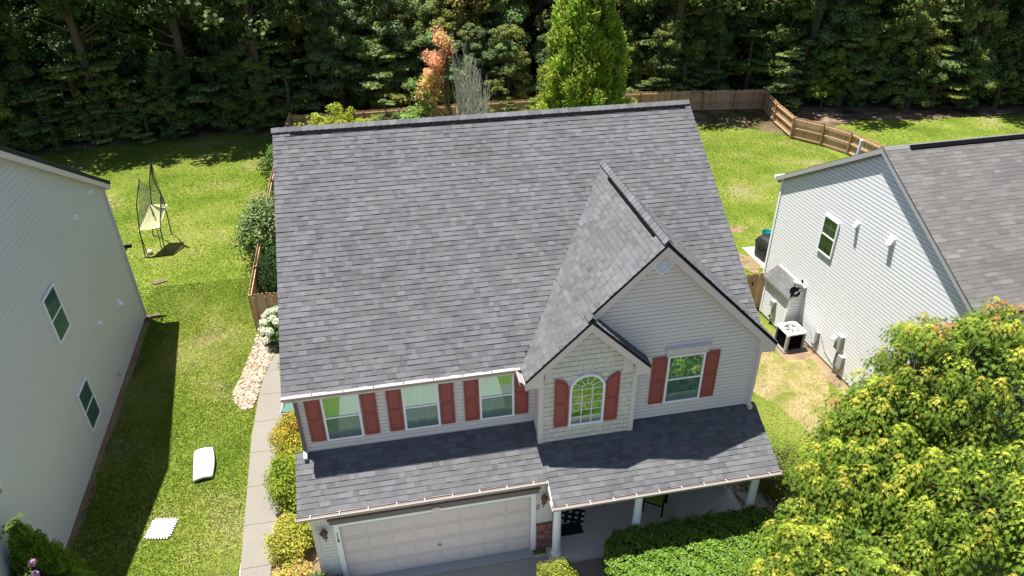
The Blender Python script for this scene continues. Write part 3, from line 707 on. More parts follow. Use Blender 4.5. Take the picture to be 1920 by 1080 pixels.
# porch
mb = MB(); mb.box(5.99, 11.94, -1.78, .5, 0, .10); mb.build('porch_floor', 'porch', house)
for x in (6.22, 8.47, 11.83):
    mb = MB(); mb.lathe((x, -1.45, .1), [(.145, 0), (.145, .08), (.115, .10), (.112, .9), (.098, 2.12), (.12, 2.14), (.14, 2.22), (.14, 2.34)], 16); mb.build('porch_column', 'white', house, smooth=False)
mb = MB(); mb.box(6.85, 7.8, .50, .545, .1, 2.15); pd = mb.build('front_door', 'shutter', house)
mb = MB(); mb.tube([(6.95, .5, 1.05), (6.95, .43, 1.05)], .03, 8); mb.build('handle', 'bronze', pd)
sash_window(house, Vector((0, .53, 0)), X_, -Y_, 9.2, 10.6, .8, 2.2)
# house number 115, stacked down the casing
def digit(ch, x, y, z, h):
    cu = bpy.data.curves.new('digit', 'FONT'); cu.body = ch; cu.size = h * 1.38; cu.extrude = .006; cu.align_x = 'CENTER'
    o = bpy.data.objects.new('digit', cu); COL.objects.link(o); dg = bpy.context.evaluated_depsgraph_get(); me = bpy.data.meshes.new_from_object(o.evaluated_get(dg))
    bpy.data.objects.remove(o); me.materials.clear(); me.materials.append(M['black'])
    link('digit', me, house, (x, y, z), (math.pi / 2, 0, 0))
for i, ch in enumerate('115'): digit(ch, .57, GYF - .053, 1.86 - i * .125, .105)
mb = MB(); mb.box(5.735, 5.79, GYF - .06, GYF - .012, 1.62, 1.78); mb.build('keypad', 'midgrey', house)
# shading board behind open eaves (floor between storeys)
mb = MB(); mb.box(.02, 5.9, .02, 12.1, 2.8, 2.9); mb.box(5.95, W - .03, .57, 12.1, 2.8, 2.9); mb.build('upper_floor', 'trim', house)

# wall lanterns
def lantern(x, y, z, label):
    t = thing('wall_lantern', label, 'lamp', (x, y, z), 0, 'wall lanterns beside the garage door')
    mb = MB(); mb.lathe((0, -.012, 0), [(.001, -.3), (.02, -.29), (.012, -.22), (.03, -.19), (.015, -.16)], 8); mb.tube([(0, 0, -.1), (0, -.05, -.12), (0, -.11, -.05)], .012, 6); mb.box(-.05, .05, -.012, .0, -.22, -.02); mb.build('bracket', 'bronze', t)
    mb = MB(); mb.lathe((0, -.12, 0), [(.03, -.06), (.05, -.04), (.085, .12), (.085, .13)], 6); mb.build('lamp_glass', 'bronze', t)
    mb = MB(); mb.lathe((0, -.12, 0), [(.11, .13), (.10, .16), (.05, .22), (.03, .24), (.03, .26), (.012, .28), (.001, .31)], 6); mb.build('lamp_cap', 'bronze', t)
lantern(.27, GYF - .013, 1.98, 'bronze wall lantern left of the garage door beside the house number')
lantern(5.92, GYF - .013, 1.98, 'bronze wall lantern right of the garage door above the brick')

# ================================================================== LEFT NEIGHBOUR
dl = Vector((-.70, 11.95, 0)).normalized(); lh = thing('house', 'sage-grey house with two small windows at the left edge', 'house', (-7.9, 13.4, 0), math.atan2(-dl.x, dl.y))
RS, RZ, EZ = -7.5, 10.15, 6.05; LSl = (RZ - EZ) / (-RS + .0)
mb = MB(); hw = lambda z: 0 if z < EZ else (z - EZ) / LSl
siding(mb, (0, 0, 0), -Y_, X_, lambda z: hw(z), lambda z: 15 - hw(z), .06, RZ - .05, .17, .018, .010); mb.build('side_wall', 'tan_siding', lh)
mb = MB(); siding(mb, (0, 0, 0), -X_, Y_, lambda z: 0, lambda z: 10, .06, EZ, .17, .012); mb.build('end_wall', 'tan_siding', lh); mb = MB(); siding(mb, (-10, -15, 0), X_, -Y_, lambda z: 0, lambda z: 10, .06, EZ, .17, .012); mb.build('end_wall', 'tan_siding', lh)
boxes('corner_board', 'tan_siding', lh, (-.03, .035, -.11, .035, .06, EZ), (-.03, .035, -15.035, -14.9, .06, EZ))
mb = MB(); mb.box(-10, -.03, -15, -.03, 0, .08); mb.build('foundation', 'mortar', lh)
mb = MB(); RT = Vector((0, 0, -.14)); q = lambda x, y, z: Vector((x, y, z))
for (ya, yb, za, zb) in ((.35, RS, EZ - .35 * LSl + .17, RZ + .17), (-15.35, RS, EZ - .35 * LSl + .17, RZ + .17)): mb.prism([q(.22, ya, za), q(.22, yb, zb), q(-10, yb, zb), q(-10, ya, za)], RT)
lroof = mb.build('roof', 'deck', lh)
Vl = Vector((0, -1, LSl)).normalized(); Nl = Vector((0, LSl, 1)).normalized()
s_ = shingle_plane((0, .36, EZ - .36 * LSl + .175), X_, Vl, Nl, 7.86 / Vl.y * -1, lambda v: [(-10, .24)], exp=.2, wr_=(.3, .6))
tag((lambda b: ([b.hexa(P, t) for P, t in s_], b)[1])(MB()).build('shingle_field', 'shingle', lroof), kind='stuff')
s_ = shingle_plane((0, -15.36, EZ - .36 * LSl + .175), X_, Vector((0, 1, LSl)).normalized(), Vector((0, -LSl, 1)).normalized(), 7.86 / abs(Vl.y), lambda v: [(-10, .24)], exp=.2, wr_=(.3, .6))
tag((lambda b: ([b.hexa(P, t) for P, t in s_], b)[1])(MB()).build('shingle_field', 'shingle', lroof), kind='stuff')
mb = MB()
for (ya, yb) in ((.35, RS), (-15.35, RS)):
    A, B = q(.19, ya, EZ - .35 * LSl + .03), q(.19, yb, RZ + .03); mb.prism([A, B, B - Z_ * .2, A - Z_ * .2], Vector((.03, 0, 0)))
    A, B = q(.013, ya, EZ - .35 * LSl - .02), q(.013, yb, RZ - .02); mb.prism([A, B, B - Z_ * .03, A - Z_ * .03], Vector((.19, 0, 0)))
mb.box(-10, .2, .2, .345, EZ - .3, EZ - .02); mb.build('rake_board', 'trim', lh)
mb = MB(); mb.box(-10, .22, .36, .48, EZ - .17, EZ - .02); mb.build('gutter', 'black', lh)
FL = (Vector((.013, 0, 0)), -Y_, X_)     # u grows towards the street
sash_window(lh, Vector((.022, 0, 0)), Y_, X_, -7.78, -6.72, 4.1, 5.65, (2, 2), up='glass_lo', lo='glass_lo', lowgrid=False)
sash_window(lh, Vector((.022, 0, 0)), Y_, X_, -8.1, -7.05, .85, 2.35, (2, 2), up='glass_lo', lo='glass_lo', lowgrid=False)
def vent_hood(parent, O, U, N, u, z, s, name='wall_vent', material='white'):
    O, U, N = Vector(O), Vector(U), Vector(N); c = O + U * u + Z_ * z
    mb = MB(); mb.obox(c, U, Z_, N, -s, s, -s, s, 0, .025)
    P = lambda a, b, n: c + U * a + Z_ * b + N * n; k = s * .8
    mb.hexa([P(-k, -k, .025), P(k, -k, .025), P(k, -k, .15), P(-k, -k, .15), P(-k, k, .025), P(k, k, .025), P(k, k, .06), P(-k, k, .06)]); return mb.build(name, material, parent)
for (u, z, s) in ((-1.35, 6.35, .09), (-3.4, 6.3, .10), (-2.3, 2.2, .12), (-4.7, 2.85, .075)): vent_hood(lh, (.013, 0, 0), Y_, X_, u, z, s)
mb = MB(); mb.tube([(.01, -4.7, .6), (.1, -4.7, .6), (.12, -4.7, .53)], .018, 6); mb.tube([(.08, -4.74, .66), (.08, -4.66, .66)], .02, 6); mb.build('hose_tap', 'midgrey', lh)
mb = MB(); mb.box(-.4, .22, .45, .58, 3.1, 3.2); mb.tube([(.06, -.02, 3.15), (.06, .5, 3.15)], .035, 6); mb.build('rear_light', 'black', lh)
mb = MB(); mb.box(.03, .10, -.06, .02, .15, EZ - .1); mb.build('downspout', 'tan_siding', lh)
for k, (x, y) in enumerate(((-8.05, 16.5), (-7.65, 13.55))):
    t = tag(MB.build((lambda b: ([b.hexa([(i * .09, -.26, 0), (i * .09 + .08, -.26, 0), (i * .09 + .08, .26, 0), (i * .09, .26, 0), (i * .09, -.26, .06), (i * .09 + .08, -.26, .06), (i * .09 + .08, .26, .045), (i * .09, .26, .045)], (.13, .085, .065)) for i in range(3)], b)[1])(MB()), 'splash_block', 'brick', None, (x, y, .004)),
        ['red-brown splash block on grass farther from the camera behind the left house', 'red-brown splash block at the rear corner of the sage-grey house'][k], 'splash block', 'splash blocks by the left house'); t.rotation_euler.z = math.radians(-62)

# ================================================================== RIGHT NEIGHBOUR
dr = Vector((-.033, .999, 0)).normalized(); rh = thing('house', 'white-sided house with grey shingle roof at the right edge', 'house', (18.12, 8.93, 0), math.atan2(-dr.x, dr.y))
RY, RZ2, RE = -4.1, 8.42, 5.55; B0, B1 = .78, -8.98; RSl = (RZ2 - RE) / (B0 - RY)
mb = MB(); lo_ = lambda z: 0 if z < RE else (z - RE) / RSl
siding(mb, (0, B0, 0), -Y_, -X_, lambda z: lo_(z), lambda z: (B0 - B1) - lo_(z), .12, RZ2 - .05, .135, .012, .026); mb.build('side_wall', 'white_siding', rh)
mb = MB(); siding(mb, (10, B0, 0), -X_, Y_, lambda z: 0, lambda z: 10, .12, RE, .135, .012, .024); mb.build('end_wall', 'white_siding', rh); mb = MB(); siding(mb, (0, B1, 0), X_, -Y_, lambda z: 0, lambda z: 10, .12, RE, .135, .012, .024); mb.build('end_wall', 'white_siding', rh)
boxes('corner_board', 'white', rh, (-.045, .07, B0 - .07, B0 + .03, .1, RE), (-.045, .07, B1 - .03, B1 + .07, .1, RE))
mb = MB(); mb.box(.01, 10, B1, B0, 0, .14); mb.build('foundation', 'mortar', rh)
mb = MB(); oh = .28; za = RE - oh * RSl + .15
for (ya) in (B0 + oh, B1 - oh): mb.prism([q(-.14, ya, za), q(-.14, RY, RZ2 + .15), q(13, RY, RZ2 + .15), q(13, ya, za)], Vector((0, 0, -.12)))
rroof = mb.build('roof', 'deck', rh)
RT_ = [(.122, .117, .113), (.108, .104, .102), (.115, .11, .107), (.119, .114, .112), (.138, .133, .129), (.103, .099, .098), (.117, .112, .109)]
Vr = Vector((0, 1, RSl)).normalized(); Nr = Vector((0, -RSl, 1)).normalized()
s_ = shingle_plane((0, B1 - oh - .01, za + .004), X_, Vr, Nr, (RY - B1 + oh) / Vr.y, lambda v: [(-.16, 13)], wr_=(.2, .45), thick=(.006, .012), tones=RT_)
lay_shingles(s_, rroof, 300)
mb = MB()
for sgn in (1, -1):
    nn = Vector((0, sgn, -RSl)).normalized(); A, B = q(-.12, RY, RZ2 + .16), q(13, RY, RZ2 + .16)
    mb.hexa([A, B, B + nn * .17, A + nn * .17, A + Z_ * .02, B + Z_ * .02, B + nn * .17 + Z_ * .02, A + nn * .17 + Z_ * .02], (.17, .165, .165))
mb.build('ridge_cap', 'shingle', rroof)
mb = MB(); nn = Vector((0, -1, -RSl)).normalized(); A, B = q(.75, RY, RZ2 + .16), q(12.8, RY, RZ2 + .16)
mb.hexa([A + nn * .10, B + nn * .10, B + nn * .24, A + nn * .24, A + nn * .10 + Z_ * .07, B + nn * .10 + Z_ * .07, B + nn * .24 + Z_ * .05, A + nn * .24 + Z_ * .05], (.035, .035, .037)); mb.build('ridge_vent', 'black', rroof)
mb = MB()
for ya in (B0 + oh, B1 - oh):
    A, B = q(-.145, ya, za - .02), q(-.145, RY, RZ2 + .13); mb.prism([A, B, B - Z_ * .18, A - Z_ * .18], Vector((.03, 0, 0)))
    A, B = q(-.115, ya, za - .15), q(-.115, RY, RZ2 + .0); mb.prism([A, B, B - Z_ * .03, A - Z_ * .03], Vector((.10, 0, 0)))
    A, B = q(-.03, ya, za - .17), q(-.03, RY, RZ2 - .01); mb.prism([A, B, B - Z_ * .14, A - Z_ * .14], Vector((.025, 0, 0)))
mb.box(-.14, 13, B0 + oh - .03, B0 + oh - .004, za - .2, za - .03); mb.build('rake_board', 'ltgrey', rh)
mb = MB(); mb.box(-.16, 13, B0 + oh, B0 + oh + .12, za - .1, za + .01); mb.build('gutter', 'white', rh)
mb = MB(); mb.tube([(.35, RY + 1.6, RZ2 - 1.0), (.35, RY + 1.6, RZ2 - .2)], .05, 8); mb.build('vent_pipe', 'white', rh)
sash_window(rh, Vector((-.011, 0, 0)), -Y_, -X_, 2.15, 2.98, 3.92, 5.36, (2, 2), up='glass_lo', lo='glass_lo', lowgrid=False, room='dark_room')
for (u, z, s, nm) in ((3.8, 5.72, .09, 'wall_vent'), (5.45, 5.95, .13, 'wall_vent')): vent_hood(rh, (-.02, 0, 0), -Y_, -X_, u, z, s, nm)
# utility bump-out with lean-to roof
b0, b1, bx_ = -.30, -1.98, -.58
mb = MB(); siding(mb, (bx_, b0, 0), -Y_, -X_, lambda z: 0, lambda z: b0 - b1, .1, 1.78, .135, .012, .024); siding(mb, (bx_, b1, 0), X_, -Y_, lambda z: 0 if z < 1.78 else (z - 1.78) / .7, lambda z: -bx_, .1, 2.15, .135, .012, .024)
siding(mb, (0, b0, 0), -X_, Y_, lambda z: 0, lambda z: -bx_ if z < 1.78 else -bx_ - (z - 1.78) / .7, .1, 2.15, .135, .012, .024); mb.build('bump_out_wall', 'white_siding', rh)
boxes('bump_out_trim', 'white', rh, (bx_ - .03, bx_ + .06, b1 - .03, b1 + .06, .1, 1.76), (bx_ - .03, bx_ + .06, b0 - .06, b0 + .03, .1, 1.76))
mb = MB(); mb.hexa([(bx_ - .12, b1 - .1, 1.70), (-.02, b1 - .1, 2.14), (-.02, b0 + .1, 2.14), (bx_ - .12, b0 + .1, 1.70), (bx_ - .12, b1 - .1, 1.78), (-.02, b1 - .1, 2.22), (-.02, b0 + .1, 2.22), (bx_ - .12, b0 + .1, 1.78)]); br = mb.build('bump_out_roof', 'midgrey', rh)
for i in range(5):
    for j in range(7):
        a0 = b1 - .1 + j * .268 + (.0 if i % 2 else .0); u0, u1 = i * .136, i * .136 + .15
        f = lambda u, y, n: (bx_ - .12 + u * .83, y, 1.782 + u * .83 * .70 + n)
        t = jit((.12, .118, .116), .85, 1.1); mb = MB(); u1 = min(u1, .80)
        mb.hexa([f(u0, a0, -.004), f(u1, a0, -.004), f(u1, a0 + .264, -.004), f(u0, a0 + .264, -.004), f(u0, a0, .010), f(u1, a0, .002), f(u1, a0 + .264, .002), f(u0, a0 + .264, .010)], t); mb.build('shingle', 'shingle', br)
# conduit boxes on the wall
def wall_box(name, y, z0, z1, w, d, pipe=0, material='ltgrey'):
    mb = MB(); mb.box(-.02 - d, -.02, y - w, y + w, z0, z1); b = mb.build(name, material, rh)
    if pipe: mb = MB(); mb.tube([(-.07, y, 0), (-.07, y, z0)], .03, 7); mb.build('conduit', 'midgrey', b)
wall_box('electric_meter_box', -4.55, 1.05, 1.65, .14, .14, 0, 'midgrey'); wall_box('utility_box', -4.85, .45, .95, .12, .13, 1); wall_box('utility_box', -4.6, .35, .85, .06, .08, 1, 'midgrey')
mb = MB(); mb.lathe((-.22, -4.42, 1.40), [(.10, 0), (.11, .04), (.09, .14), (.05, .17)], 12); mb.build('meter_dome', 'white', rh)
wall_box('disconnect_box', -3.35, .55, .98, .07, .09, 1, 'midgrey')
mb = MB(); mb.box(-.02 - .14 + bx_, -.02 + bx_, -1.28, -1.06, .85, 1.12); mb.tube([(bx_ - .09, -1.17, 0), (bx_ - .09, -1.17, .85)], .03, 7); mb.tube([(bx_ - .09, -1.05, .3), (bx_ - .09, -1.17, .5)], .05, 7); mb.build('gas_meter', 'midgrey', rh)
mb = MB(); mb.tube([(-.03, -2.9, .75), (-.035, -3.1, .35), (-.04, -3.35, .55)], .012, 5); mb.tube([(-.03, -3.5, .95), (-.03, -3.9, .5), (-.03, -4.45, .3)], .010, 5); mb.build('wall_wire', 'midgrey', rh)
# white satellite dish and round black disc on the bump-out roof
def dish(loc, rot, r, mat1, label):
    t = thing('satellite_dish', label, 'dish', loc); t.rotation_euler = rot
    mb = MB(); prof = [(.001, .0), (r * .4, .012), (r * .75, .045), (r, .085), (r, .092), (r * .75, .055), (r * .4, .022), (.001, .01)]; mb.lathe((0, 0, 0), prof, 20); mb.build('reflector', mat1, t, smooth=True)
    mb = MB(); mb.tube([(0, -r, .05), (0, -r * .6, .28), (0, 0, .32)], .014, 6); mb.box(-.04, .04, -.04, .04, .30, .38); mb.build('feed_arm', 'black', t)
    mb = MB(); mb.tube([(0, 0, .0), (0, 0, -.06), (0, -.12, -.16)], .025, 7); mb.build('mast', 'midgrey', t)
dish((17.88, 7.05, 2.17), (math.radians(68), math.radians(10), math.radians(110)), .23, 'white', 'white satellite dish seen edge-on above the small lean-to roof')
dish((17.72, 6.93, 1.98), (math.radians(40), math.radians(-14), math.radians(10)), .21, 'black', 'round black disc at the front edge of the lean-to roof')

# ================================================================== objects
# air conditioner
ac = thing('air_conditioner', 'white-topped outdoor air conditioner on a pad beside the white house', 'air conditioner', (17.47, 6.2, .0), math.radians(3))
mb = MB(); mb.box(-.47, .47, -.47, .47, 0, .07); mb.build('pad', 'concrete', ac)
mb = MB(); mb.box(-.34, .34, -.34, .34, .08, .76); mb.build('coil', 'black', ac)
lm = MB(); lm.box(-.30, .30, 0, .012, 0, .012); lme = lm.mesh('louvre'); lme.materials.append(M['black'])
for s in range(4):
    for k in range(14): a = s * math.pi / 2; o = link('louvre', lme, ac, (.355 * math.sin(a), -.355 * math.cos(a), .11 + k * .046), (0, 0, a))
for sx in (-1, 1):
    for sy in (-1, 1):
        mb = MB(); mb.box(sx * .37 - .05, sx * .37 + .0 if sx > 0 else sx * .37 + .05, sy * .37 - .05, sy * .37 + .0 if sy > 0 else sy * .37 + .05, .075, .78); mb.build('corner_post', 'ltgrey', ac)
mb = MB(); mb.box(.30, .385, -.385, -.12, .075, .78); mb.build('service_panel', 'ltgrey', ac)
n = 32; mb = MB(); out, inn, prev = [], [], None
for i in range(n):
    a = 2 * math.pi * i / n; c_, s_2 = math.cos(a), math.sin(a); k = .41 / max(abs(c_), abs(s_2)) * (1 if max(abs(c_), abs(s_2)) > .78 else .96); out.append(Vector((c_ * k, s_2 * k, .78))); inn.append(Vector((c_ * .30, s_2 * .30, .78)))
mb.ring(out, inn, Vector((0, 0, .06))); mb.build('top_cover', 'white', ac)
mb = MB()
for r in (.08, .14, .20, .26): mb.tube([(r * math.cos(6.2832 * i / 24), r * math.sin(6.2832 * i / 24), .845) for i in range(25)], .005, 4)
for i in range(12): a = 6.2832 * i / 12; mb.tube([(.05 * math.cos(a), .05 * math.sin(a), .85), (.31 * math.cos(a), .31 * math.sin(a), .84)], .005, 4)
mb.build('fan_guard', 'ltgrey', ac)
mb = MB(); mb.lathe((0, 0, .80), [(.075, 0), (.075, .05), (.04, .06)], 12); mb.build('fan_hub', 'ltgrey', ac)
for i in range(5):
    a = 6.2832 * i / 5; mb = MB(); ca, sa = math.cos(a), math.sin(a); P = lambda r, w, z: (r * ca - w * sa, r * sa + w * ca, z); mb.quad([P(.06, -.04, .79), P(.27, -.09, .775), P(.27, .09, .81), P(.06, .04, .815)]); mb.build('fan_blade', 'ltgrey', ac)
mb = MB(); mb.tube([(.38, -.2, .3), (.55, -.25, .12), (.68, -.5, .10), (.72, -.62, .3)], .022, 6); mb.build('refrigerant_line', 'black', ac)

# covered grill, pad, turquoise tub
tag(sheet('patio_pad', [(19.5, 11.7), (19.45, 14.05), (22.5, 13.9), (22.5, 11.6)], .02, 'ltgrey'))
gt = thing('covered_grill', 'barbecue grill under a black vinyl cover behind the white house', 'grill', (20.02, 12.75, .02), math.radians(8))
mb = MB(); prof = [(.34, .0), (.36, .3), (.36, .62), (.38, .78), (.30, 1.0), (.22, 1.08)]; nn_ = 24; base = 0
for j, (hw_, z) in enumerate(prof):
    for i in range(nn_):
        a = 6.2832 * i / nn_; c_, s_2 = math.cos(a), math.sin(a); p_ = 5
        k = 1 / ((abs(c_) ** p_ + abs(s_2) ** p_) ** (1 / p_)); f = 1 + .05 * math.sin(i * 2.6 + j) * (1 - j / 6)
        mb.v.append((c_ * k * hw_ * .9 * f, s_2 * k * (hw_ * 1.9) * f, z))
for j in range(len(prof) - 1):
    for i in range(nn_): k = (i + 1) % nn_; mb.f.append((j * nn_ + i, j * nn_ + k, (j + 1) * nn_ + k, (j + 1) * nn_ + i)); mb.c.append((1, 1, 1))
mb.f.append(tuple((len(prof) - 1) * nn_ + i for i in range(nn_))); mb.c.append((1, 1, 1)); mb.build('cover', 'cover', gt, smooth=True)
mb = MB(); mb.tube([(-.36, -.25, .66), (-.41, 0, .5), (-.36, .25, .66)], .022, 6); mb.build('strap', 'black', gt)
tb = thing('turquoise_tub', 'small turquoise plastic tub behind the covered grill', 'tub', (21.25, 15.0, .004))
mb = MB(); mb.lathe((0, 0, 0), [(.18, 0), (.25, .22), (.26, .24), (.24, .24), (.17, .05)], 16); mb.build('tub_body', 'turq', tb)
# sports net
nt = thing('sports_net', 'black tube-frame sports net with pale yellow sheet on the left lawn', 'sports net', (-8.8, 20.2, 0))
feet = {'fl': (-.40, -1.2), 'fr': (.56, -1.22), 'br': (.30, 1.2), 'bl': (-.62, 1.25)}
def pole(pts, r=.028): mb = MB(); mb.tube(pts, r, 7); mb.build('pole', 'frame', nt)
pole([(-.40, -1.2, 0), (-.34, -1.05, 1.4), (-.22, -.75, 2.6), (.05, -.2, 3.65)]); pole([(.56, -1.22, 0), (.58, -1.0, 1.4), (.66, -.2, 2.3), (.70, .15, 2.75)])
pole([(.30, 1.2, 0), (.45, .9, 1.2), (.70, .2, 2.3), (.66, .1, 2.9), (.55, .15, 3.6), (.62, .2, 4.25)]); pole([(-.62, 1.25, 0), (-.25, .9, 1.3), (.0, .55, 2.0), (.30, .3, 3.3), (.62, .2, 4.25)])
pole([(-.45, -1.2, .03), (.56, -1.22, .03)], .02); pole([(.30, 1.2, .03), (-.62, 1.25, .03)], .02); pole([(-.28, -1.15, 0), (-.34, -1.08, .9)], .02); pole([(.44, -1.2, 0), (.42, -1.0, 1.45)], .02)
mb = MB(); g = 10; A, B, C_, D = Vector((-.40, -1.06, 1.36)), Vector((.56, -1.0, 1.46)), Vector((.74, .5, 1.98)), Vector((-.08, .55, 2.0)); mb.v = []
for j in range(g + 1):
    for i in range(g + 1):
        u, v = i / g, j / g; p = (A * (1 - u) + B * u) * (1 - v) + (D * (1 - u) + C_ * u) * v; p.z -= .22 * math.sin(math.pi * u) * math.sin(math.pi * v) ; mb.v.append(tuple(p))
for j in range(g):
    for i in range(g): a = j * (g + 1) + i; mb.f.append((a, a + 1, a + g + 2, a + g + 1)); mb.c.append((1, 1, 1))
mb.build('yellow_sheet', 'sheet', nt, smooth=True)
mb = MB(); mb.tube([(.0, .3, 2.02), (.12, .0, 1.86), (.2, -.25, 1.74)], .035, 6); mb.build('strap', 'frame', nt)
def net(A, B, C_, D, nu, nv, sag=.1):
    mb = MB(); A, B, C_, D = map(Vector, (A, B, C_, D))
    P = lambda u, v: (A * (1 - u) + B * u) * (1 - v) + (D * (1 - u) + C_ * u) * v + Vector((0, 0, -sag * math.sin(math.pi * u) * v))
    for i in range(nu + 1): mb.tube([P(i / nu, k / 6) for k in range(7)], .0075, 3)
    for j in range(nv + 1): mb.tube([P(k / 6, j / nv) for k in range(7)], .0075, 3)
    tag(mb.build('netting', 'net', nt), kind='stuff')
net((-.34, -1.05, 1.4), (-.02, .55, 2.0), (.25, .3, 3.1), (.05, -.2, 3.65), 12, 18); net((.0, .55, 2.0), (.66, .3, 2.1), (.66, .2, 4.2), (.62, .2, 4.25), 8, 22, 0); net((.60, -.7, 1.6), (.70, .3, 2.1), (.70, .15, 2.9), (.68, -.1, 2.6), 8, 10)
ball = MB(); ball.lathe((0, 0, 0), [(.001, 0)] + [(.125 * math.sin(math.pi * i / 10), .125 - .125 * math.cos(math.pi * i / 10)) for i in range(1, 10)] + [(.001, .25)], 16)
tag(ball.build('ball', 'foam', None, (-9.05, 19.35, .004), True), 'white ball on the grass at the foot of the sports net', 'ball')
# foam mattress and puzzle mat
mt = MB(); g = 12
for k, zf in enumerate((0, 1)):
    for j in range(g + 1):
        for i in range(7):
            u, v = i / 6, j / g; x = -.30 + .56 * u + .07 * math.sin(v * 3.1) * (1 if u > .5 else .1); y = -.66 + 1.32 * v; mt.v.append((x, y, .05 + .06 * math.sin(u * 3.14) + .05 * math.sin(v * 3.1) + (zf * .09)))
nn_ = (g + 1) * 7
for j in range(g):
    for i in range(6): a = j * 7 + i; mt.f.append((a, a + 7, a + 8, a + 1)); mt.f.append((nn_ + a, nn_ + a + 1, nn_ + a + 8, nn_ + a + 7)); mt.c += [(1, 1, 1)] * 2
bd = [i for i in range(7)] + [j * 7 + 6 for j in range(1, g + 1)] + [g * 7 + i for i in range(5, -1, -1)] + [j * 7 for j in range(g - 1, 0, -1)]
for a, b in zip(bd, bd[1:] + bd[:1]): mt.f.append((a, b, nn_ + b, nn_ + a)); mt.c.append((1, 1, 1))
mt = mt.build('foam_mattress', 'foam', None, (-3.92, 3.98, .0), True); mt.rotation_euler.z = math.radians(9); tag(mt, 'white curved foam mattress lying on the grass between the two houses', 'mattress')
def teeth(s, n=8):
    pts = []
    for side in range(4):
        a = side * math.pi / 2
        for i in range(n * 2):
            t = -s + 2 * s * i / (n * 2); h = s + (.05 if i % 2 else -.012)
            for tt in (t, t + s / n * .9): pts.append((tt * math.cos(a) + h * math.sin(a), tt * math.sin(a) - h * math.cos(a)))
    return pts
mb = MB(); mb.prism([Vector((x, y, 0)) for x, y in teeth(.32)], Vector((0, 0, .03)))
pm_ = mb.build('puzzle_mat', 'foam', None, (-4.70, 1.63, .03)); pm_.rotation_euler.z = math.radians(-10); tag(pm_, 'square white foam puzzle mat with toothed edges on the grass', 'mat')
# green lidded bin by the wall
gb = thing('storage_bin', 'dark green lidded bin beside the walk under the left eave', 'bin', (-1.12, 5.35, .03), math.radians(-6))
mb = MB(); mb.hexa([(-.28, -.3, 0), (.28, -.3, 0), (.28, .3, 0), (-.28, .3, 0), (-.33, -.36, .85), (.33, -.36, .85), (.33, .36, .85), (-.33, .36, .85)]); mb.build('bin_body', 'black', gb)
mb = MB(); mb.hexa([(-.36, -.4, .86), (.36, -.4, .86), (.36, .4, .86), (-.36, .4, .86), (-.34, -.38, .93), (.34, -.38, .93), (.34, .38, .95), (-.34, .38, .95)]); mb.build('lid', 'green', gb)
mb = MB(); mb.tube([(-.36, -.42, .88), (.36, -.42, .88)], .018, 6); mb.tube([(-.375, -.4, .88), (-.375, .4, .88)], .018, 6); mb.build('rim', 'ltgrey', gb)

# porch furniture
ch = thing('porch_chair', 'dark metal porch armchair with a green seat cushion', 'chair', (9.45, -.45, .1), math.radians(-35))
for (x, y) in ((-.28, -.28), (.28, -.28), (-.28, .28), (.28, .28)):
    mb = MB(); mb.tube([(x, y, 0), (x, y, .42), (x, y, .66 if y < 0 else .95)], .025, 6); mb.build('leg', 'black', ch)
mb = MB(); mb.box(-.28, .28, -.28, .28, .38, .41); mb.build('seat', 'black', ch)
mb = MB(); mb.box(-.25, .25, -.26, .24, .415, .50); mb.build('cushion', 'cushion', ch)
mb = MB(); mb.box(-.26, .26, .26, .30, .5, .95); mb.build('backrest', 'black', ch)
for x in (-.3, .3): mb = MB(); mb.box(x - .035, x + .035, -.32, .3, .65, .68); mb.build('armrest', 'black', ch)
rg = thing('check_rug', 'black and white buffalo check rug on the shaded porch', 'rug', (6.93, -.27, .102), math.radians(-24))
mb = MB(); mb.box(-.42, .42, -.28, .28, 0, .006); mb.build('rug_base', 'check_black', rg)
for i in range(9):
    for j in range(6):
        if i % 2 == 0 and j % 2 == 0: mb = MB(); x, y = -.42 + i * .0933, -.28 + j * .0933; mb.box(x + .003, x + .09, y + .003, y + .09, .006, .009); mb.build('white_check', 'check_white', rg)
dm = MB(); dm.box(-.36, .30, -.20, .20, 0, .012); tag(dm.build('door_mat', 'check_black', None, (6.86, -.74, .103)), 'plain black door mat in front of the check rug', 'mat')
st = thing('plant_stand', 'thin black wire plant stand on the porch near the front door', 'plant stand', (7.95, .0, .1))
mb = MB(); mb.tube([(.17 * math.cos(6.2832 * i / 16), .17 * math.sin(6.2832 * i / 16), .32) for i in range(17)], .008, 5); mb.tube([(.11 * math.cos(6.2832 * i / 16), .11 * math.sin(6.2832 * i / 16), .30) for i in range(17)], .006, 5); mb.build('ring', 'black', st)
for i in range(4): a = i * 1.5708 + .5; mb = MB(); mb.tube([(.15 * math.cos(a), .15 * math.sin(a), .32), (.12 * math.cos(a), .12 * math.sin(a), .15), (.2 * math.cos(a), .2 * math.sin(a), 0)], .008, 5); mb.build('leg', 'black', st)
tt = thing('side_table', 'small round pale side table behind the porch hedge', 'table', (9.9, -1.2, .1))
mb = MB(); mb.lathe((0, 0, .44), [(.2, 0), (.21, .01), (.2, .025)], 18); mb.build('table_top', 'ltgrey', tt)
mb = MB(); mb.lathe((0, 0, 0), [(.13, 0), (.03, .03), (.025, .44)], 12); mb.build('pedestal', 'black', tt)
mb = MB(); mb.prism([Vector((12.05, -.35, .0)), Vector((12.75, -.5, 0)), Vector((12.8, -1.05, 0)), Vector((12.2, -1.0, 0))], Vector((0, 0, .05))); tag(mb.build('stepping_stone', 'stone'), 'flat grey stepping stone beside the porch end', 'stone')
mb = MB()
for i in range(700): x, y = rnd.uniform(11.97, 13.0), rnd.uniform(-1.6, .6); pebble(mb, x, y, rnd.uniform(.02, .05), .004)
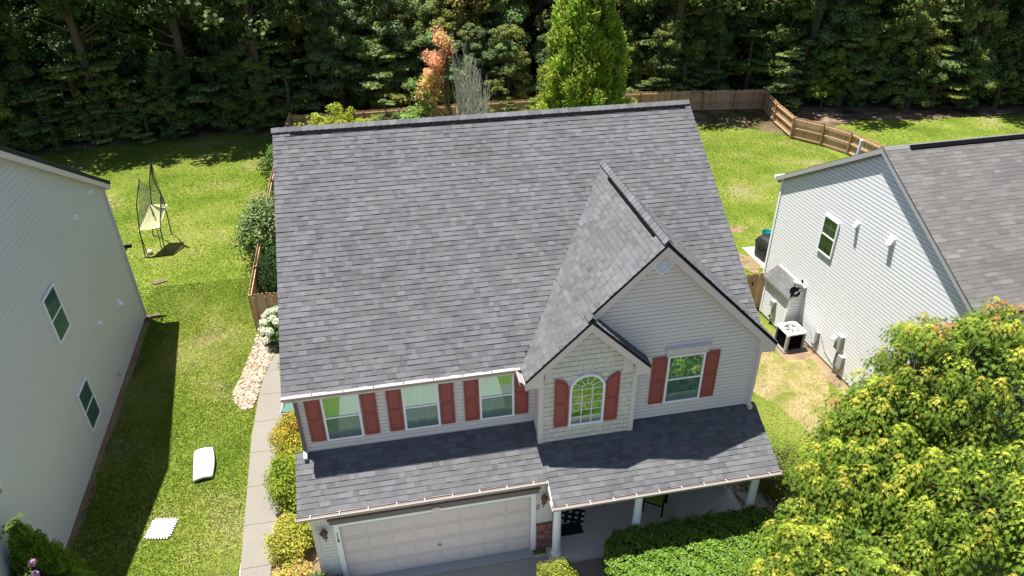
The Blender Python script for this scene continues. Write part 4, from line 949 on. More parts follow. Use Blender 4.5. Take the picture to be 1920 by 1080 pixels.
tag(mb.build('river_gravel', 'pebble', smooth=True), 'brown gravel at the right end of the porch', 'gravel', kind='stuff')

# ------------------------------------------------------------------ fences
CT = [(.44, .28, .16), (.38, .235, .13), (.47, .31, .18), (.34, .215, .13), (.42, .285, .18)]
PM = []
for i in range(10):
    mb = MB(); t = jit(CT[i % 5], .85, 1.12); w, d = .068, .018
    mb.prism([Vector((-w, 0, .03)), Vector((w, 0, .03)), Vector((w, 0, .955)), Vector((w - .03, 0, 1)), Vector((-w + .03, 0, 1)), Vector((-w, 0, .955))], Vector((0, d, 0)), t); me = mb.mesh('picket'); me.materials.append(M['cedar']); PM.append(me)
def fence(label, path, h, side=1, posts=2.4, group=None, name='wooden_fence', rails=(.12, .5, .88)):
    """pickets on the outer side, posts and rails on the inner one (side=+1: inner side lies left of the path)"""
    t = thing(name, label, 'fence', (*path[0], 0), 0, group); O = Vector((*path[0], 0))
    for a, b in zip(path[:-1], path[1:]):
        A, B = Vector((*a, 0)) - O, Vector((*b, 0)) - O; d = (B - A); L = d.length; d.normalize(); nrm = Vector((-d.y, d.x, 0)) * side; ang = math.atan2(d.y, d.x)
        n = max(1, int(L / .142))
        for i in range(n):
            p = A + d * (L * (i + .5) / n); o = link('picket', PM[rnd.randrange(10)], t, p - nrm * .03, (0, rnd.uniform(-.008, .008), ang)); o.scale = (L / n / .142 * .985, 1, h * rnd.uniform(.985, 1.012))
        k = max(1, round(L / posts))
        for i in range(k + 1):
            p = A + d * (L * i / k) + nrm * .05; mb = MB(); mb.obox(p, d, nrm, Z_, -.045, .045, -.045, .045, 0, h * .97, jit(CT[1], .7, .85)); mb.build('post', 'cedar', t)
        for r in rails:
            for i in range(k):
                mb = MB(); mb.obox(A, d, nrm, Z_, L * i / k + .05, L * (i + 1) / k - .05, .0, .045, h * r - .045, h * r + .045, jit(CT[2], .95, 1.15)); mb.build('rail', 'cedar', t)
    return t
fence('wooden picket fence along the back of the yard before the woods', [(-3.3, 35.3), (11.3, 35.4), (21.8, 35.4), (31.1, 34.0)], 1.55, -1)
fence('wooden fence bending past the woods towards the white house', [(31.1, 34.0), (30.3, 30.9), (29.85, 27.8), (31.0, 26.1), (31.8, 24.3), (32.1, 21.6), (32.2, 17)], 1.5, -1)
fence('wooden fence running back along the left side of the yard', [(-3.35, 35.3), (-3.45, 23.4), (-3.12, 11.42)], 1.8, 1)
fence('short wooden fence panel closing the left side passage by the pebbles', [(-3.1, 11.35), (-.05, 11.35)], 1.83, 1)
gate = fence('short wooden gate panel beside the white lean-to bump-out', [(14.8, 9.02), (18.0, 8.98)], 1.72, 1, 1.1, None, 'wooden_gate')
mb = MB(); mb.box(2.35, 2.40, -.08, -.045, 1.15, 1.32); mb.build('latch', 'black', gate)

# ------------------------------------------------------------------ vegetation
def limb_mesh(mb, A, B, r0, r1, bend=.15, n=5):
    A, B = Vector(A), Vector(B); L = (B - A).length; w = Vector((rnd.uniform(-1, 1), rnd.uniform(-1, 1), rnd.uniform(-.2, .6))) * L * bend
    mb.tube([A.lerp(B, t) + w * math.sin(math.pi * t) * .5 for t in [i / (n - 1) for i in range(n)]], [r0 + (r1 - r0) * i / (n - 1) for i in range(n)], 6)
def tree_proto(h, rmax, ncl, tone, zlow=.12, size=(.14, .30), npc=165, rcl=(.5, 1.1), var=.22, flat=.72, trunk_r=.2, leafmat='leaf'):
    C, R, cols = [], [], []
    nl = max(4, ncl // 15); per = ncl // nl; ph = rnd.uniform(0, 6.28)
    for k in range(nl):
        z = zlow + (1 - zlow) * (k + rnd.uniform(.1, .9)) / nl
        prof = math.sin(math.pi * min(1, z * .84 + .16) ** .9) ** .5
        a = ph + k * 2.4 + rnd.uniform(-.5, .5); rr = rmax * prof * rnd.uniform(.35, .78); rl = rmax * rnd.uniform(.30, .52) * (.65 + .35 * prof)
        c0 = Vector((rr * math.cos(a), rr * math.sin(a), max(rl * .6, z * h - rl * .3))); gl_ = rnd.uniform(1 - var, 1 + var); hue = rnd.uniform(-.14, .2)
        for q_ in range(per):
            d = Vector((rnd.gauss(0, 1), rnd.gauss(0, 1), rnd.gauss(.35, .8))).normalized(); f = rnd.uniform(.6, 1.12)
            C.append((c0.x + d.x * rl * f * 1.15, c0.y + d.y * rl * f * 1.15, max(.25, c0.z + d.z * rl * f * .8))); R.append(rnd.uniform(*rcl) * (.6 + .4 * prof)); g = gl_ * rnd.uniform(.85, 1.15)
            cols.append((tone[0] * g * (1 + hue), tone[1] * g, tone[2] * g * (1 - hue)))
    crown = leaves(*[f for f in clumps(C, R, npc, cols, flat, size)], leafmat, 'crown', BROAD)
    mb = MB(); mb.tube([(0, 0, 0), (rnd.uniform(-.1, .1), rnd.uniform(-.1, .1), h * .3), (rnd.uniform(-.3, .3), rnd.uniform(-.3, .3), h * .62), (0, 0, h * .93)], [trunk_r * 1.25, trunk_r, trunk_r * .6, trunk_r * .12], 8)
    for c_ in C[::3]: limb_mesh(mb, (0, 0, c_[2] * .78), c_, trunk_r * .3, .025)
    tr = mb.mesh('trunk'); tr.materials.append(M['bark']); return tr, crown
WOODS = [(.165, .235, .066), (.21, .265, .08), (.14, .215, .07), (.25, .295, .088), (.19, .235, .092), (.22, .275, .07), (.26, .27, .10), (.205, .285, .058)]
protos = [tree_proto([13, 15.5, 11.5, 14, 16.5, 12.5, 14.5, 10.5][i], [4.3, 4.6, 4.4, 4.0, 4.4, 4.8, 3.6, 4.4][i], [195, 225, 180, 180, 240, 210, 165, 165][i], WOODS[i], [.10, .14, .05, .12, .22, .07, .3, .06][i], npc=140) for i in range(8)]
bushes = [tree_proto(rnd.uniform(3.2, 5.0), rnd.uniform(1.6, 2.3), 30, WOODS[(i * 2 + 1) % 6], .08, (.12, .22), 170, (.5, .95), .3, .07) for i in range(4)]
def put(name, proto, x, y, s, label, cat, group, rz=None):
    t = thing(name, label, cat, (x, y, 0), rnd.uniform(0, 6.28) if rz is None else rz, group); t.scale = (s * rnd.uniform(.92, 1.08), s * rnd.uniform(.92, 1.08), s)
    link('trunk', proto[0], t); link('crown', proto[1], t); return t
def zone(x): return ('in the dense dark wood behind the left lawn', 'trees of the wood behind the left lawn') if x < -4 else (('in the wood behind the back fence', 'trees of the wood behind the back fence') if x < 31 else ('in the wood at the far right beyond the bending fence', 'trees of the wood at the far right'))
def edge_y(x):
    if x < -4: return 38.6 - max(0, (-10 - x)) * .16
    if x < 21: return 39.6
    if x < 31.5: return 37.9
    return 35.6 - (x - 31.5) * .24
def in_view(x, y):
    d = Vector((x, y, 5)) - CAM; zc = d.dot(Fw); return zc > 0 and abs(d.dot(Rt) / zc) < .80
rows = [(-.2, 3.6, .44), (2.7, 4.2, .66), (6.6, 5, .92), (11.5, 5.6, 1.1), (17.5, 6.5, 1.25), (25, 8, 1.35), (33, 10, 1.4)]
for r, (dy, sp, rsc) in enumerate(rows):
    x = -48 + (r % 2) * sp / 2
    while x < 84:
        xx, yy = x + rnd.uniform(-1.2, 1.2), edge_y(x) + dy + rnd.uniform(-1, 1); x += sp
        if not in_view(xx, yy) : continue
        if -4 < xx < 2 and r == 0 : yy += 1
        z = zone(xx); put('forest_tree', protos[rnd.choice([0, 2, 4, 2, 1, 5]) if xx < -6 else rnd.choice([0, 1, 3, 6, 5, 4, 7, 2])], xx, yy, rnd.uniform(.82, 1.2) * rsc, 'leafy green tree ' + z[0], 'tree', z[1])  # left wood draws mostly the darker crowns; its shade is put into leaf tones
high = tree_proto(19, 5.6, 225, (.10, .15, .042), .46, npc=62, rcl=(.7, 1.3), size=(.2, .4), trunk_r=.26)
for xx in [-32, -23.5, -16.5, -10, -6, 25.5, 35.5, 47]:
    z = zone(xx); put('forest_tree', high, xx + rnd.uniform(-.7, .7), edge_y(xx) + .8 + rnd.uniform(-.5, .5), rnd.uniform(.95, 1.08), 'leafy green tree ' + z[0], 'tree', z[1])
x = -40
while x < 74:
    yy = edge_y(x) - .4 + rnd.uniform(-.7, .9); sc = rnd.uniform(.6, 1.2)
    if not in_view(x, yy): x += 2.7; continue
    if rnd.random() < .7: z = zone(x); put('understory_bush', bushes[rnd.randrange(4)], x + 1, yy + 1.8, sc * 1.35, 'low leafy bush at the edge ' + z[0].replace('in the', 'of the').replace(' beyond the bending fence', ''), 'bush', 'bushes at the edge of ' + z[1].replace('trees of ', ''))
    z = zone(x); put('understory_bush', bushes[rnd.randrange(4)], x, yy, sc, 'low leafy bush at the edge ' + z[0].replace('in the', 'of the').replace(' beyond the bending fence', ''), 'bush', 'bushes at the edge of ' + z[1].replace('trees of ', '')); x += rnd.uniform(1.5, 2.8)
put('understory_bush', bushes[1], 32.2, 33.2, .72, 'bright green bush leaning over the corner of the bending fence', 'bush', None)
for xx, sc in ((.8, .42), (3.0, .5), (9.6, .45), (11.6, .5)): put('understory_bush', bushes[rnd.randrange(4)], xx, 34.5, sc, 'small dark bush growing against the back fence left of the cypress', 'bush', 'bushes along the inside of the back fence')
put('understory_bush', bushes[2], 13.3, 34.0, .45, 'small green bush against the back fence beside the cypress', 'bush', None)

# cypress
def cypress(x, y, h, r, label, n=620, name='cypress_tree', tone=(.31, .41, .048), rs=.9, ls=.85):
    t = thing(name, label, 'tree', (x, y, 0)); C, R, cols = [], [], []
    for i in range(n):
        z = ((i + rnd.random()) / n) ** 1.35; prof = (1 - z) ** .95 * (1 - .25 * max(0, .12 - z) / .12)
        a = rnd.uniform(0, 6.283); rr = r * prof * rnd.uniform(.72, 1.02) * (1 + .10 * math.sin(4 * a + z * 7) + .06 * math.sin(9 * a - z * 15)); C.append((rr * math.cos(a), rr * math.sin(a), z * h + .15)); R.append(rnd.uniform(.5, .85) * (.55 + .45 * prof) * h / 13 * rs); g = rnd.uniform(.68, 1.2); cols.append((tone[0] * g * rnd.uniform(.8, 1.15), tone[1] * g, tone[2] * g))
    C = np.array(C); R = np.array(R); npc = 135; idx = np.repeat(np.arange(n), npc)
    u = rng.random((len(idx), 1)); d = unit(rng.normal(size=(len(idx), 3))); P = C[idx] + d * R[idx][:, None] * u ** .5 * np.array([.75, .75, 1.15])
    out = unit(C[idx] * np.array([1, 1, 0]) + 1e-6); up = out * .8 + np.array([0, 0, 1]) + rng.normal(size=d.shape) * .3
    N_ = np.cross(up, rng.normal(size=d.shape)) * .6 + out * .25 + np.array([0, 0, .35]); tone_ = np.array(cols)[idx] * rng.uniform(.75, 1.25, (len(idx), 1))
    me = leaves(P, N_, rng.uniform(.22, .40, len(idx)) * h / 13 * ls, tone_, 'leaf', 'crown', RHOMB * np.array([.55, 1]), droop=up)
    link('crown', me, t); mb = MB(); mb.tube([(0, 0, 0), (0, 0, h * .45), (0, 0, h * .8)], [.22 * h / 13, .10 * h / 13, .01], 8); mb.build('trunk', 'bark', t); return t
cypress(15.2, 28.2, 14.6, 3.45, 'tall bright green conical cypress standing behind the roof ridge')

# half-dead maple with orange leaves and bare grey branches
dm_ = thing('dying_maple', 'half-dead tree with orange leaves and bare grey branches behind the roof', 'tree', (7.1, 28.0, 0))
mb = MB(); mb.tube([(0, 0, 0), (0, 0, 2.0), (-.3, 0, 4), (-.35, 0, 7.0)], [.16, .14, .09, .02], 8)
C, R, cols = [], [], []
for i in range(84):
    z = rnd.uniform(1.6, 8.0); f = (z - 1.6) / 6.4; x = -1.0 - .9 * math.sin(math.pi * min(1, f * 1.05)) * rnd.uniform(-.35, 1.1) - (.5 if f < .4 else 0) + rnd.uniform(-.35, .35) + (.55 if f > .8 else 0); C.append((x, rnd.uniform(-.9, .9), z)); R.append(rnd.uniform(.28, .55))
    t = (.09, .16, .03) if z < 4.2 else ((.40, .25, .10) if z < 5.6 else (.55, .27, .15)); t = (.36, .30, .08) if rnd.random() < .2 else t
    if z < 4.3 and rnd.random() < .75: t = (.17, .27, .06); C[-1] = (C[-1][0] - rnd.uniform(0, .9), C[-1][1], z)
    cols.append(jit(t, 1.0, 1.6)); limb_mesh(mb, (-.2, 0, max(.8, z - 1.6)), C[-1], .03, .01, .1)
for i in range(24):
    C.append((rnd.uniform(-2.5, -1.1), rnd.uniform(-.7, .7), rnd.uniform(2.4, 5.1))); R.append(rnd.uniform(.3, .5)); cols.append(jit((.17, .27, .06), .8, 1.2)); limb_mesh(mb, (-.2, 0, 1.6), C[-1], .03, .01, .1)
link('crown', leaves(*clumps(C, R, 60, cols, .8, (.12, .2)), 'leaf', 'crown', MAPLE), dm_)
mb.build('trunk', 'bark', dm_)
mb = MB()
for i in range(90):
    a = rnd.uniform(0, 6.28); f = rnd.random(); b0_ = Vector((rnd.uniform(-.1, .5), rnd.uniform(-.3, .3), rnd.uniform(.6, 2.4))); tx = .05 + 2.1 * f + rnd.uniform(-.2, .2); top = Vector((tx, rnd.uniform(-.8, .8), (7.4 - 2.6 * f * f) * rnd.uniform(.72, 1.0)))
    k = Vector((tx * .85 + .25, top.y * .9, b0_.z + (top.z - b0_.z) * .45)); mid = k + Vector((rnd.uniform(-.12, .12), rnd.uniform(-.12, .12), .3))
    mb.tube([b0_, k, mid, top], [.032, .024, .02, .008], 5)
    for j in range(3): s_3 = k.lerp(top, rnd.random()); mb.tube([s_3, s_3 + Vector((rnd.uniform(-.25, .25), rnd.uniform(-.25, .25), rnd.uniform(.3, .7)))], [.012, .006], 4)
mb.build('bare_branches', 'greybark', dm_)

def shrub(name, x, y, rx, ry, h, tones, label, n=5000, size=(.05, .09), mat_='leaf', cat='shrub', group=None, z0=.0, shape=RHOMB, lump=.18, ncl=60, base=.1):
    t = thing(name, label, cat, (x, y, z0), 0, group); C, R, cols = [], [], []
    for i in range(ncl):
        d = Vector((rnd.gauss(0, 1), rnd.gauss(0, 1), rnd.gauss(.35, .9))).normalized(); q_ = rnd.uniform(.55, .95); cz = max(base, h * .5 + d.z * h * .46 * q_)
        C.append((d.x * rx * q_, d.y * ry * q_, cz)); R.append(rnd.uniform(.7, 1.3) * lump * (rx + ry + h) / 1.6); tn = rnd.choice(tones); g = rnd.uniform(.75, 1.2) * 1.05; cols.append(tuple(c * g for c in tn))
    P, Nn, sz, tn = clumps(C, R, n // ncl, cols, .85, size, .5); P[:, 2] = np.maximum(P[:, 2], .03)
    link('foliage', leaves(P, Nn, sz, tn, mat_, 'foliage', shape), t)
    mb = MB()
    for c_ in C[::4]: limb_mesh(mb, (rnd.uniform(-.06, .06), rnd.uniform(-.06, .06), 0), Vector(c_) * .9, .018, .006, .1)
    mb.build('stems', 'bark', t); return t
YO = [(.42, .30, .045), (.50, .34, .07), (.33, .30, .04), (.45, .24, .06)]; GRN = [(.13, .22, .025), (.17, .25, .03), (.10, .17, .02)]
shrub('orange_shrub', -1.0, 4.1, .82, 1.15, 1.15, [(.38, .30, .035), (.34, .33, .035), (.42, .26, .05), (.26, .30, .03), (.30, .32, .03)], 'orange-yellow shrub beside the walk nearest the green bin', 9000)
shrub('green_shrub', -.95, 2.2, .75, 1.0, 1.3, [(.20, .27, .025), (.25, .30, .03), (.15, .22, .02)], 'green shrub between the two yellow shrubs by the walk', 9000)
shrub('yellow_shrub', -.85, .15, .68, .78, .9, [(.38, .38, .055), (.42, .38, .06), (.30, .34, .045), (.46, .38, .09)], 'rounded yellow shrub at the garage corner beside the walk', 8000)
shrub('yellow_shrub', -.72, -1.35, .65, .72, .75, [(.46, .36, .11), (.5, .36, .12), (.38, .34, .07)], 'pale yellow shrub at the bottom edge in front of the garage corner', 7000)
shrub('dark_shrub', .22, -1.72, .55, .42, .62, [(.06, .11, .02), (.08, .14, .025)], 'dark green shrub at the foot of the garage door casing', 5000)
shrub('wispy_shrub', -.1, -1.5, .2, .2, 1.15, [(.09, .15, .04), (.12, .18, .05)], 'thin wispy green plant below the left wall lantern', 500, ncl=14)
shrub('leafy_shrub', -1.35, 8.4, .42, 1.3, .9, [(.07, .13, .015), (.10, .17, .02)], 'low green shrubs along the house wall by the curving walk', 5000, mat_='glossleaf')
hy = shrub('hydrangea', -2.15, 10.75, .55, .8, 1.1, [(.10, .17, .03), (.08, .14, .025)], 'white flowering hydrangea in front of the wooden fence panel', 3500, (.08, .13), shape=BROAD)
Cq = [(-.42, -.5, .75), (-.5, -.1, .9), (-.30, .3, 1.1), (-.1, -.3, 1.15), (-.45, .25, .95), (-.15, .15, 1.2), (-.2, -.75, .85), (.1, -.5, 1.1), (-.35, -.8, .55), (-.05, .55, 1.15), (-.55, -.35, .7), (.15, .2, 1.2)]
for c_ in Cq: link('flower_head', leaves(*clumps([c_], [.18], 170, [(.62, .65, .50)], .85, (.05, .075), .4, .08), 'flower', 'flower_head', BROAD), hy)
shrub('camellia_shrub', -3.0, 17.6, 1.35, 1.7, 3.0, [(.075, .13, .025), (.10, .16, .03), (.22, .25, .11)], 'tall glossy shrub leaning over the left fence beside the house', 16000, (.07, .13), 'glossleaf', ncl=110, shape=BROAD)
shrub('dark_evergreen', -2.15, 14.1, 1.1, 1.2, 2.3, [(.025, .055, .012), (.035, .07, .015)], 'dark evergreen shrub inside the corner of the left fence', 10000, (.06, .11), 'leaf', ncl=80)
shrub('loose_shrub', -3.3, 26.3, 1.0, 1.5, 2.6, [(.10, .17, .03), (.13, .20, .04)], 'loose light green shrub behind the left rake of the roof', 4500, (.08, .14), ncl=46, shape=BROAD)
lt = thing('lime_tree', 'small lime green tree showing above the left end of the ridge', 'tree', (.0, 27.0, 0)); C, R, cols = [], [], []; mb = MB(); mb.tube([(0, 0, 0), (0, 0, 1.6), (.1, 0, 3.5)], [.11, .09, .03], 7)
for i in range(85):
    a = rnd.uniform(0, 6.28); r_ = rnd.uniform(.4, 2.2); z = 3.0 + .9 * (1 - (r_ / 2.3) ** 2) * rnd.uniform(.3, 1.2) + rnd.uniform(-.8, .2); C.append((r_ * math.cos(a) * 1.05, r_ * math.sin(a), z)); R.append(rnd.uniform(.25, .5)); g = rnd.uniform(.8, 1.15); cols.append((.33 * g, .37 * g, .04 * g)); limb_mesh(mb, (0, 0, 1.8), C[-1], .03, .008, .1)
for (x, z) in ((.3, 4.4), (1.0, 4.1), (2.3, 3.5), (2.9, 3.2), (3.4, 3.0)): C.append((x, 0, z)); R.append(.34); cols.append((.27, .31, .03)); limb_mesh(mb, (.2, 0, 2.2), C[-1], .025, .008, .1)
link('crown', leaves(*clumps(C, R, 75, cols, .8, (.12, .2)), 'leaf', 'crown', RHOMB), lt); mb.build('trunk', 'bark', lt)

# hedges
def hedge(name, x0, x1, y0, y1, h, n, tones, label, rz=0, rnd_=.35, size=(.045, .075)):
    t = thing(name, label, 'hedge', ((x0 + x1) / 2, (y0 + y1) / 2, 0), rz); hx, hy = (x1 - x0) / 2, (y1 - y0) / 2
    A = np.array([hx * 2 * hy * 2, hx * 2 * h, hx * 2 * h, hy * 2 * h, hy * 2 * h]); which = rng.choice(5, n, p=A / A.sum()); u = rng.uniform(-1, 1, n); v = rng.uniform(-1, 1, n); w = rng.random(n)
    P = np.zeros((n, 3)); N_ = np.zeros((n, 3))
    for k in range(5):
        m_ = which == k
        if k == 0: P[m_] = np.stack([u[m_] * hx, v[m_] * hy, np.full(m_.sum(), h)], 1); N_[m_] = (0, 0, 1)
        elif k < 3: s = 1 if k == 1 else -1; P[m_] = np.stack([u[m_] * hx, np.full(m_.sum(), s * hy), w[m_] * h], 1); N_[m_] = (0, s, .3)
        else: s = 1 if k == 3 else -1; P[m_] = np.stack([np.full(m_.sum(), s * hx), v[m_] * hy, w[m_] * h], 1); N_[m_] = (s, 0, .3)
    # round the corners and ruffle the surface
    sx, sy = P[:, 0] / hx, P[:, 1] / hy; p = 6; k = (np.abs(sx) ** p + np.abs(sy) ** p) ** (1 / p); k = np.maximum(k, 1); P[:, 0] /= k; P[:, 1] /= k
    lum = .05 * np.sin(P[:, 0] * 5.1 + 1) * np.sin(P[:, 1] * 4.3) + .035 * np.sin(P[:, 0] * 11 + P[:, 1] * 9) + .03 * np.sin(P[:, 0] * 23) * np.sin(P[:, 1] * 19 + P[:, 2] * 17)
    e = np.maximum(0, np.maximum(np.abs(sx), np.abs(sy)) - (1 - rnd_)) / rnd_; P[:, 2] -= np.where(which == 0, e ** 2 * .10, 0)
    P += N_ * lum[:, None] + N_ * (-(rng.random(n) ** 2) * .14 + .02)[:, None]; P[:, 2] = np.maximum(P[:, 2], .02)
    tn = np.array(tones)[rng.integers(0, len(tones), n)] * rng.uniform(.7, 1.25, (n, 1))
    link('foliage', leaves(P, N_ * .8 + rng.normal(size=(n, 3)) * .55 + np.array([0, 0, .3]), rng.uniform(*size, n), tn, 'glossleaf', 'foliage', RHOMB * np.array([1.2, 1])), t)
    mb = MB(); mb.hexa([(-hx * .82, -hy * .82, .02), (hx * .82, -hy * .82, .02), (hx * .82, hy * .82, .02), (-hx * .82, hy * .82, .02), (-hx * .78, -hy * .78, h - .2), (hx * .78, -hy * .78, h - .2), (hx * .78, hy * .78, h - .2), (-hx * .78, hy * .78, h - .2)]); mb.build('dark_core', M['darkin'], t); return t
M['darkin'] = mat('hedge_core', (.012, .02, .006), 1.)  # solid near-black block; the shade inside the hedge is put into its colour
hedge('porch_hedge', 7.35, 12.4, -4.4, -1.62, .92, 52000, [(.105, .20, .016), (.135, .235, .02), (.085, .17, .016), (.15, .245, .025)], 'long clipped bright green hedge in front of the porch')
hedge('clipped_hedge', 5.52, 6.42, -3.7, -2.12, .80, 13000, [(.20, .23, .02), (.16, .20, .018), (.23, .25, .028)], 'small square clipped yellow-green hedge between driveway and porch path', size=(.03, .05))
shrub('loose_shrub', 13.35, -.2, .8, .95, 1.35, [(.17, .21, .05), (.12, .17, .04), (.20, .22, .06)], 'loose dark green shrub at the right end of the porch roof', 6000, (.05, .09), ncl=50)
mb = MB()
# arborvitae and crape myrtle at the lower left
for (x, y, h, r, l) in ((-6.6, -.6, 3.1, 1.05, 'tallest dark green arborvitae against the sage-grey wall'), (-6.7, -1.9, 2.7, .9, 'arborvitae at the bottom left corner in front of the tallest one')):
    cypress(x, y, h, r, l, 320, 'arborvitae', (.20, .30, .028), 1.7, 1.2)
cm = thing('crape_myrtle', 'crape myrtle with pink flower heads in the bottom left corner', 'shrub', (-6.9, -3.3, 0)); mb = MB(); P_, N__, s__, t__ = [], [], [], []
for (tip, fl) in (((-6.1, -1.25, 5.0), 'p'), ((-6.0, -1.1, 4.1), 'l'), ((-6.0, -1.55, 2.95), 'f'), ((-5.95, -1.72, 2.75), 'f'), ((-6.02, -1.95, 2.75), 'f'), ((-6.05, -1.85, 2.95), 'l')):
    B = Vector(tip) - Vector((-6.9, -3.3, 0)); A = Vector((B.x * .2, B.y * .1, 0)); mid = B + Vector((-.45, -.5, -.2)); pts = [A, A.lerp(mid, .5), mid, B]; mb.tube(pts, [.025, .018, .012, .005], 5)
    for k in range(60):
        tt_ = rnd.uniform(.0, 1); p = mid.lerp(B, tt_) + Vector((rnd.uniform(-.09, .09), rnd.uniform(-.09, .09), rnd.uniform(-.06, .06))); P_.append(p); N__.append((rnd.gauss(0, .4), rnd.gauss(0, .4), 1)); s__.append(rnd.uniform(.07, .11)); g = rnd.uniform(.8, 1.2); t__.append((.11 * g, .16 * g, .025 * g))
    if fl != 'l':
        col_ = (.50, .30, .45) if fl == 'f' else (.40, .26, .22)
        link('flower_head', leaves(*clumps([tuple(B + Vector((0, 0, .03))), tuple(B + Vector((.05, -.04, .12)))], [.09, .07], 120, [col_, col_], 1., (.03, .05), .3, .12), 'flower', 'flower_head', BROAD), cm)
link('foliage', leaves(np.array([tuple(p) for p in P_]), np.array(N__), np.array(s__), np.array(t__), 'leaf', 'foliage', RHOMB), cm); mb.build('stems', 'bark', cm)

# big maple at the lower right
mp = thing('maple_tree', 'large yellow-green maple with orange-tinted tips in the lower right corner', 'tree', (14.9, -2.9, 0)); mb = MB()
mb.tube([(0, 0, 0), (.05, 0, 1.0), (.0, .1, 2.0), (.3, .3, 3.6), (.5, .5, 5.6)], [.17, .14, .12, .08, .02], 9)
tips, RR = [], []
EL = [((1.8, .9, 5.0), (2.2, 1.8, 1.9), 170), ((-.7, .0, 2.9), (2.0, 1.8, 1.6), 160), ((-2.75, -2.2, 2.0), (2.0, 1.7, 1.35), 170), ((.9, -1.7, 3.3), (2.4, 2.0, 1.8), 180), ((-2.2, -.5, 1.6), (1.3, 1.2, 1.2), 70), ((3.1, 1.4, 5.2), (1.3, 1.1, 1.6), 60), ((.1, .8, 3.9), (1.9, 1.4, 1.5), 110)]
for (c_, r_3, n) in EL:
    for i in range(n):
        d = Vector((rnd.gauss(0, 1), rnd.gauss(0, 1), rnd.gauss(.45, .8))).normalized(); k = rnd.uniform(.72, 1.06); p = Vector((c_[0] + d.x * r_3[0] * k, c_[1] + d.y * r_3[1] * k, c_[2] + d.z * r_3[2] * k))
        if p.z > .9 and (p.x < 2.9 or p.y < 2.2) and p.x < 4: tips.append(p)
P, N_, S_, T_, D_ = [], [], [], [], []
for p in tips:
    inner = min(((p.x - c_[0]) / r[0]) ** 2 + ((p.y - c_[1]) / r[1]) ** 2 + ((p.z - c_[2]) / r[2]) ** 2 for c_, r, n in EL)
    ori = rnd.random(); top = min(1, max(0, (p.z - 1.5) / 4.0))
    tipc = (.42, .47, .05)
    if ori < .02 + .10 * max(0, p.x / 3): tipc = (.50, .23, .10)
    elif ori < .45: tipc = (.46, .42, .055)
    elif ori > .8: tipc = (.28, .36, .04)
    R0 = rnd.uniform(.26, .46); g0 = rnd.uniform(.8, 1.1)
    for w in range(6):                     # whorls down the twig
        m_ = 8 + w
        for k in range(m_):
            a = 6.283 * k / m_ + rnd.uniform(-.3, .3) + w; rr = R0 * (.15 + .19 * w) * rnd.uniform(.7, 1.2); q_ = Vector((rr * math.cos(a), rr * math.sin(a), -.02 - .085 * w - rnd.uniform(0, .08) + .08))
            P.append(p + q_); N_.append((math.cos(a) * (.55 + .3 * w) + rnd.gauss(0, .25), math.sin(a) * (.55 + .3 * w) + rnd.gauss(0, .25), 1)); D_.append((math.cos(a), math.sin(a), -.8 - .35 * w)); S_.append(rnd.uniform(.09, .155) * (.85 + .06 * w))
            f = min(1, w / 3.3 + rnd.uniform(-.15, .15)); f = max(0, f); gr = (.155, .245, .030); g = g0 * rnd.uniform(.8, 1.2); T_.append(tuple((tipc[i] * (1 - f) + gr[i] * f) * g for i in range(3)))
    limb_mesh(mb, (p.x * .22, p.y * .22, max(1.3, p.z * .55)), p - Vector((0, 0, .12)), .022, .006, .12, 4)
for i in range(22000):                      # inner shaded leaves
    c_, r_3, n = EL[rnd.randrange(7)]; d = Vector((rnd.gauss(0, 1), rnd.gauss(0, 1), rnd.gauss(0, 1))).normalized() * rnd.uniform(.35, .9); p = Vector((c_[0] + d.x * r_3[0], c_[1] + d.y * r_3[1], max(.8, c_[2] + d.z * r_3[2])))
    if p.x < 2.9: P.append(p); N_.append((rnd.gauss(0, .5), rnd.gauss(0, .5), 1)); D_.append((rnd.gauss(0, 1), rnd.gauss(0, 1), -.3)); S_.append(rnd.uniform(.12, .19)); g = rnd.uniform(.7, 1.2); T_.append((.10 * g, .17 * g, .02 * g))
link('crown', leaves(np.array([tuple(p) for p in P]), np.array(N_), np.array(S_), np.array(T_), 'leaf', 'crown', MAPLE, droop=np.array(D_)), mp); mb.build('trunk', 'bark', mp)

# ------------------------------------------------------------------ grass blades on the lawns
OBST = [[(-.2, -1.2), (12.1, -1.9), (12.1, 12.4), (-.2, 12.4)], [(-20, -2), (-7.2, -2), (-7.95, 13.5), (-20, 13.5)], [(18.0, 0), (40, 0), (40, 9.8), (18.0, 9.8)], [(-2.24, -4), (-1.4, -4), (-1.4, 9.5), (-2.3, 9.5), (-2.62, 7.4), (-2.62, 5), (-2.24, -1)], PEB,
        [(.2, -12), (6.6, -12), (6.6, -1), (.2, -1)], [(17.85, 2.5), (18.4, 2.5), (18.4, 8.9), (17.85, 8.9)], [(16.9, 5.2), (18.0, 5.2), (18.0, 7.0), (16.9, 7.0)], [(19.4, 11.6), (22.6, 11.6), (22.6, 14.1), (19.4, 14.1)], [(-1.5, -3), (0, -3), (0, 6), (-1.5, 6)], [(-7.4, -3), (-6.9, -3), (-7.6, 13), (-8.0, 13)]]
def pin(X, Y, poly):
    c = np.zeros(len(X), bool); j = len(poly) - 1
    for i in range(len(poly)):
        xi, yi = poly[i]; xj, yj = poly[j]
        if yi != yj:
            m_ = ((yi > Y) != (yj > Y)) & (X < (xj - xi) * (Y - yi) / (yj - yi) + xi); c ^= m_
        j = i
    return c
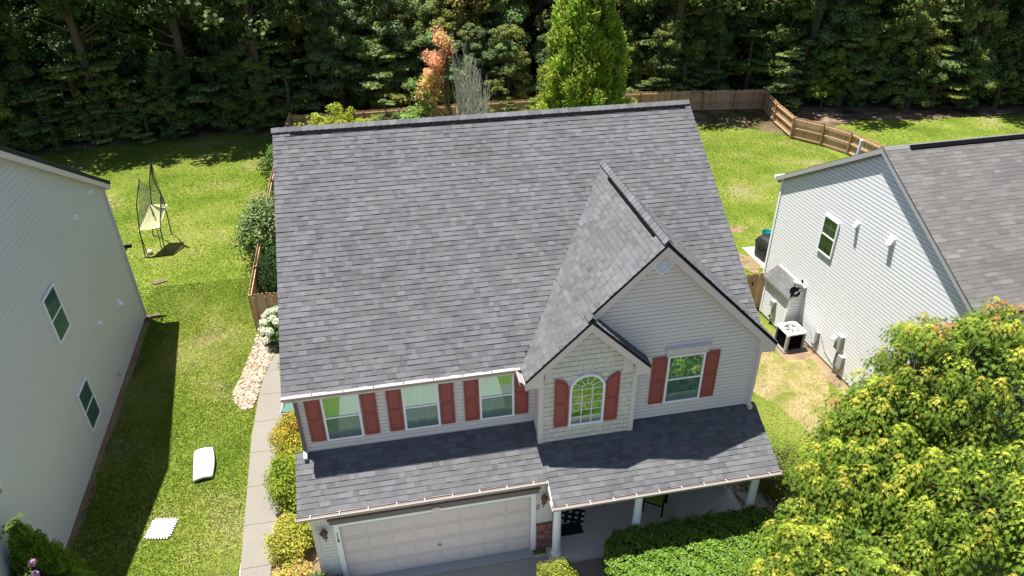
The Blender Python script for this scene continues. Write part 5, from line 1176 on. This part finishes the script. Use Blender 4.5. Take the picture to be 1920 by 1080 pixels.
def fbm(X, Y, s, seed):
    r = np.random.default_rng(seed); v = 0
    for k in range(5):
        a, b = r.uniform(0, 6.28, 2); th = r.uniform(0, 6.28); f = s * 1.9 ** k; v = v + np.sin((X * math.cos(th) + Y * math.sin(th)) * f + a + 1.3 * np.sin((Y * math.cos(th) - X * math.sin(th)) * f * .7 + b)) / 1.5 ** k
    return v / 2.4
def grass(name, label, x0, x1, y0, y1, dens, hgt, seed, dry=0., stripe=0.):
    n = int((x1 - x0) * (y1 - y0) * dens); X, Y = rng.uniform(x0, x1, n), rng.uniform(y0, y1, n)
    keep = pin(X, Y, LAWN) if x1 < 31 else np.ones(n, bool)
    for o_ in OBST: keep &= ~pin(X, Y, o_)
    d = fbm(X, Y, .55, 3) * .95 + fbm(X, Y, 2.1, 4) * .38 + dry; keep &= rng.random(n) < (1.05 - .45 * np.clip(d, 0, 1.2)); X, Y, d = X[keep], Y[keep], d[keep]; n = len(X)
    a = rng.uniform(0, 6.283, n); w = rng.uniform(.010, .022, n) * (hgt / .06); h = hgt * rng.uniform(.35, .85, n); lx, ly = rng.normal(0, .9, n) * h, rng.normal(0, .9, n) * h
    V = np.zeros((n, 3, 3)); V[:, 0] = np.stack([X - np.cos(a) * w, Y - np.sin(a) * w, np.full(n, .004)], 1); V[:, 1] = np.stack([X + np.cos(a) * w, Y + np.sin(a) * w, np.full(n, .004)], 1); V[:, 2] = np.stack([X + lx, Y + ly, h], 1)
    f = np.clip(d * .72 + .34 + rng.normal(0, .10, n), 0, 1)[:, None]; c0, c1, c2 = np.array((.080, .135, .013)), np.array((.150, .190, .026)), np.array((.27, .235, .115))
    tone = np.where(f < .5, c0 + (c1 - c0) * f * 2, c1 + (c2 - c1) * (f - .5) * 2) * rng.uniform(.9, 1.1, (n, 1)) * (1 + stripe * np.sin((X * .42 + Y * .91) * 5.2))[:, None]
    tag(link(name, npmesh(name, V.reshape(-1, 3), np.arange(n * 3).reshape(n, 3), tone, 'grass')), label, 'grass', kind='stuff')
grass('grass', 'mown grass of the lawn between the left house and the walk', -8, -2.2, -3, 16, 1500, .055, 1, .05)
grass('grass', 'mown grass behind the sage-grey house', -14, -8, 13.5, 16, 600, .07, 7)
grass('grass', 'mown grass of the back lawn at the left', -22, -3, 16, 37.5, 420, .065, 2)
grass('grass', 'dry mown grass between the main house and the white house', 12.0, 18.2, -1, 9, 1000, .05, 3, .75)
grass('grass', 'mown grass of the back lawn right of the house', 12.5, 31, 9, 34, 420, .06, 4, .0, .05)
grass('grass', 'mown grass beyond the bending fence', 32, 56, 18, 29.5, 160, .08, 5, -.05, .06)
grass('grass', 'mown grass of the front lawn', 6.7, 20, -9.2, -4.5, 300, .07, 6)
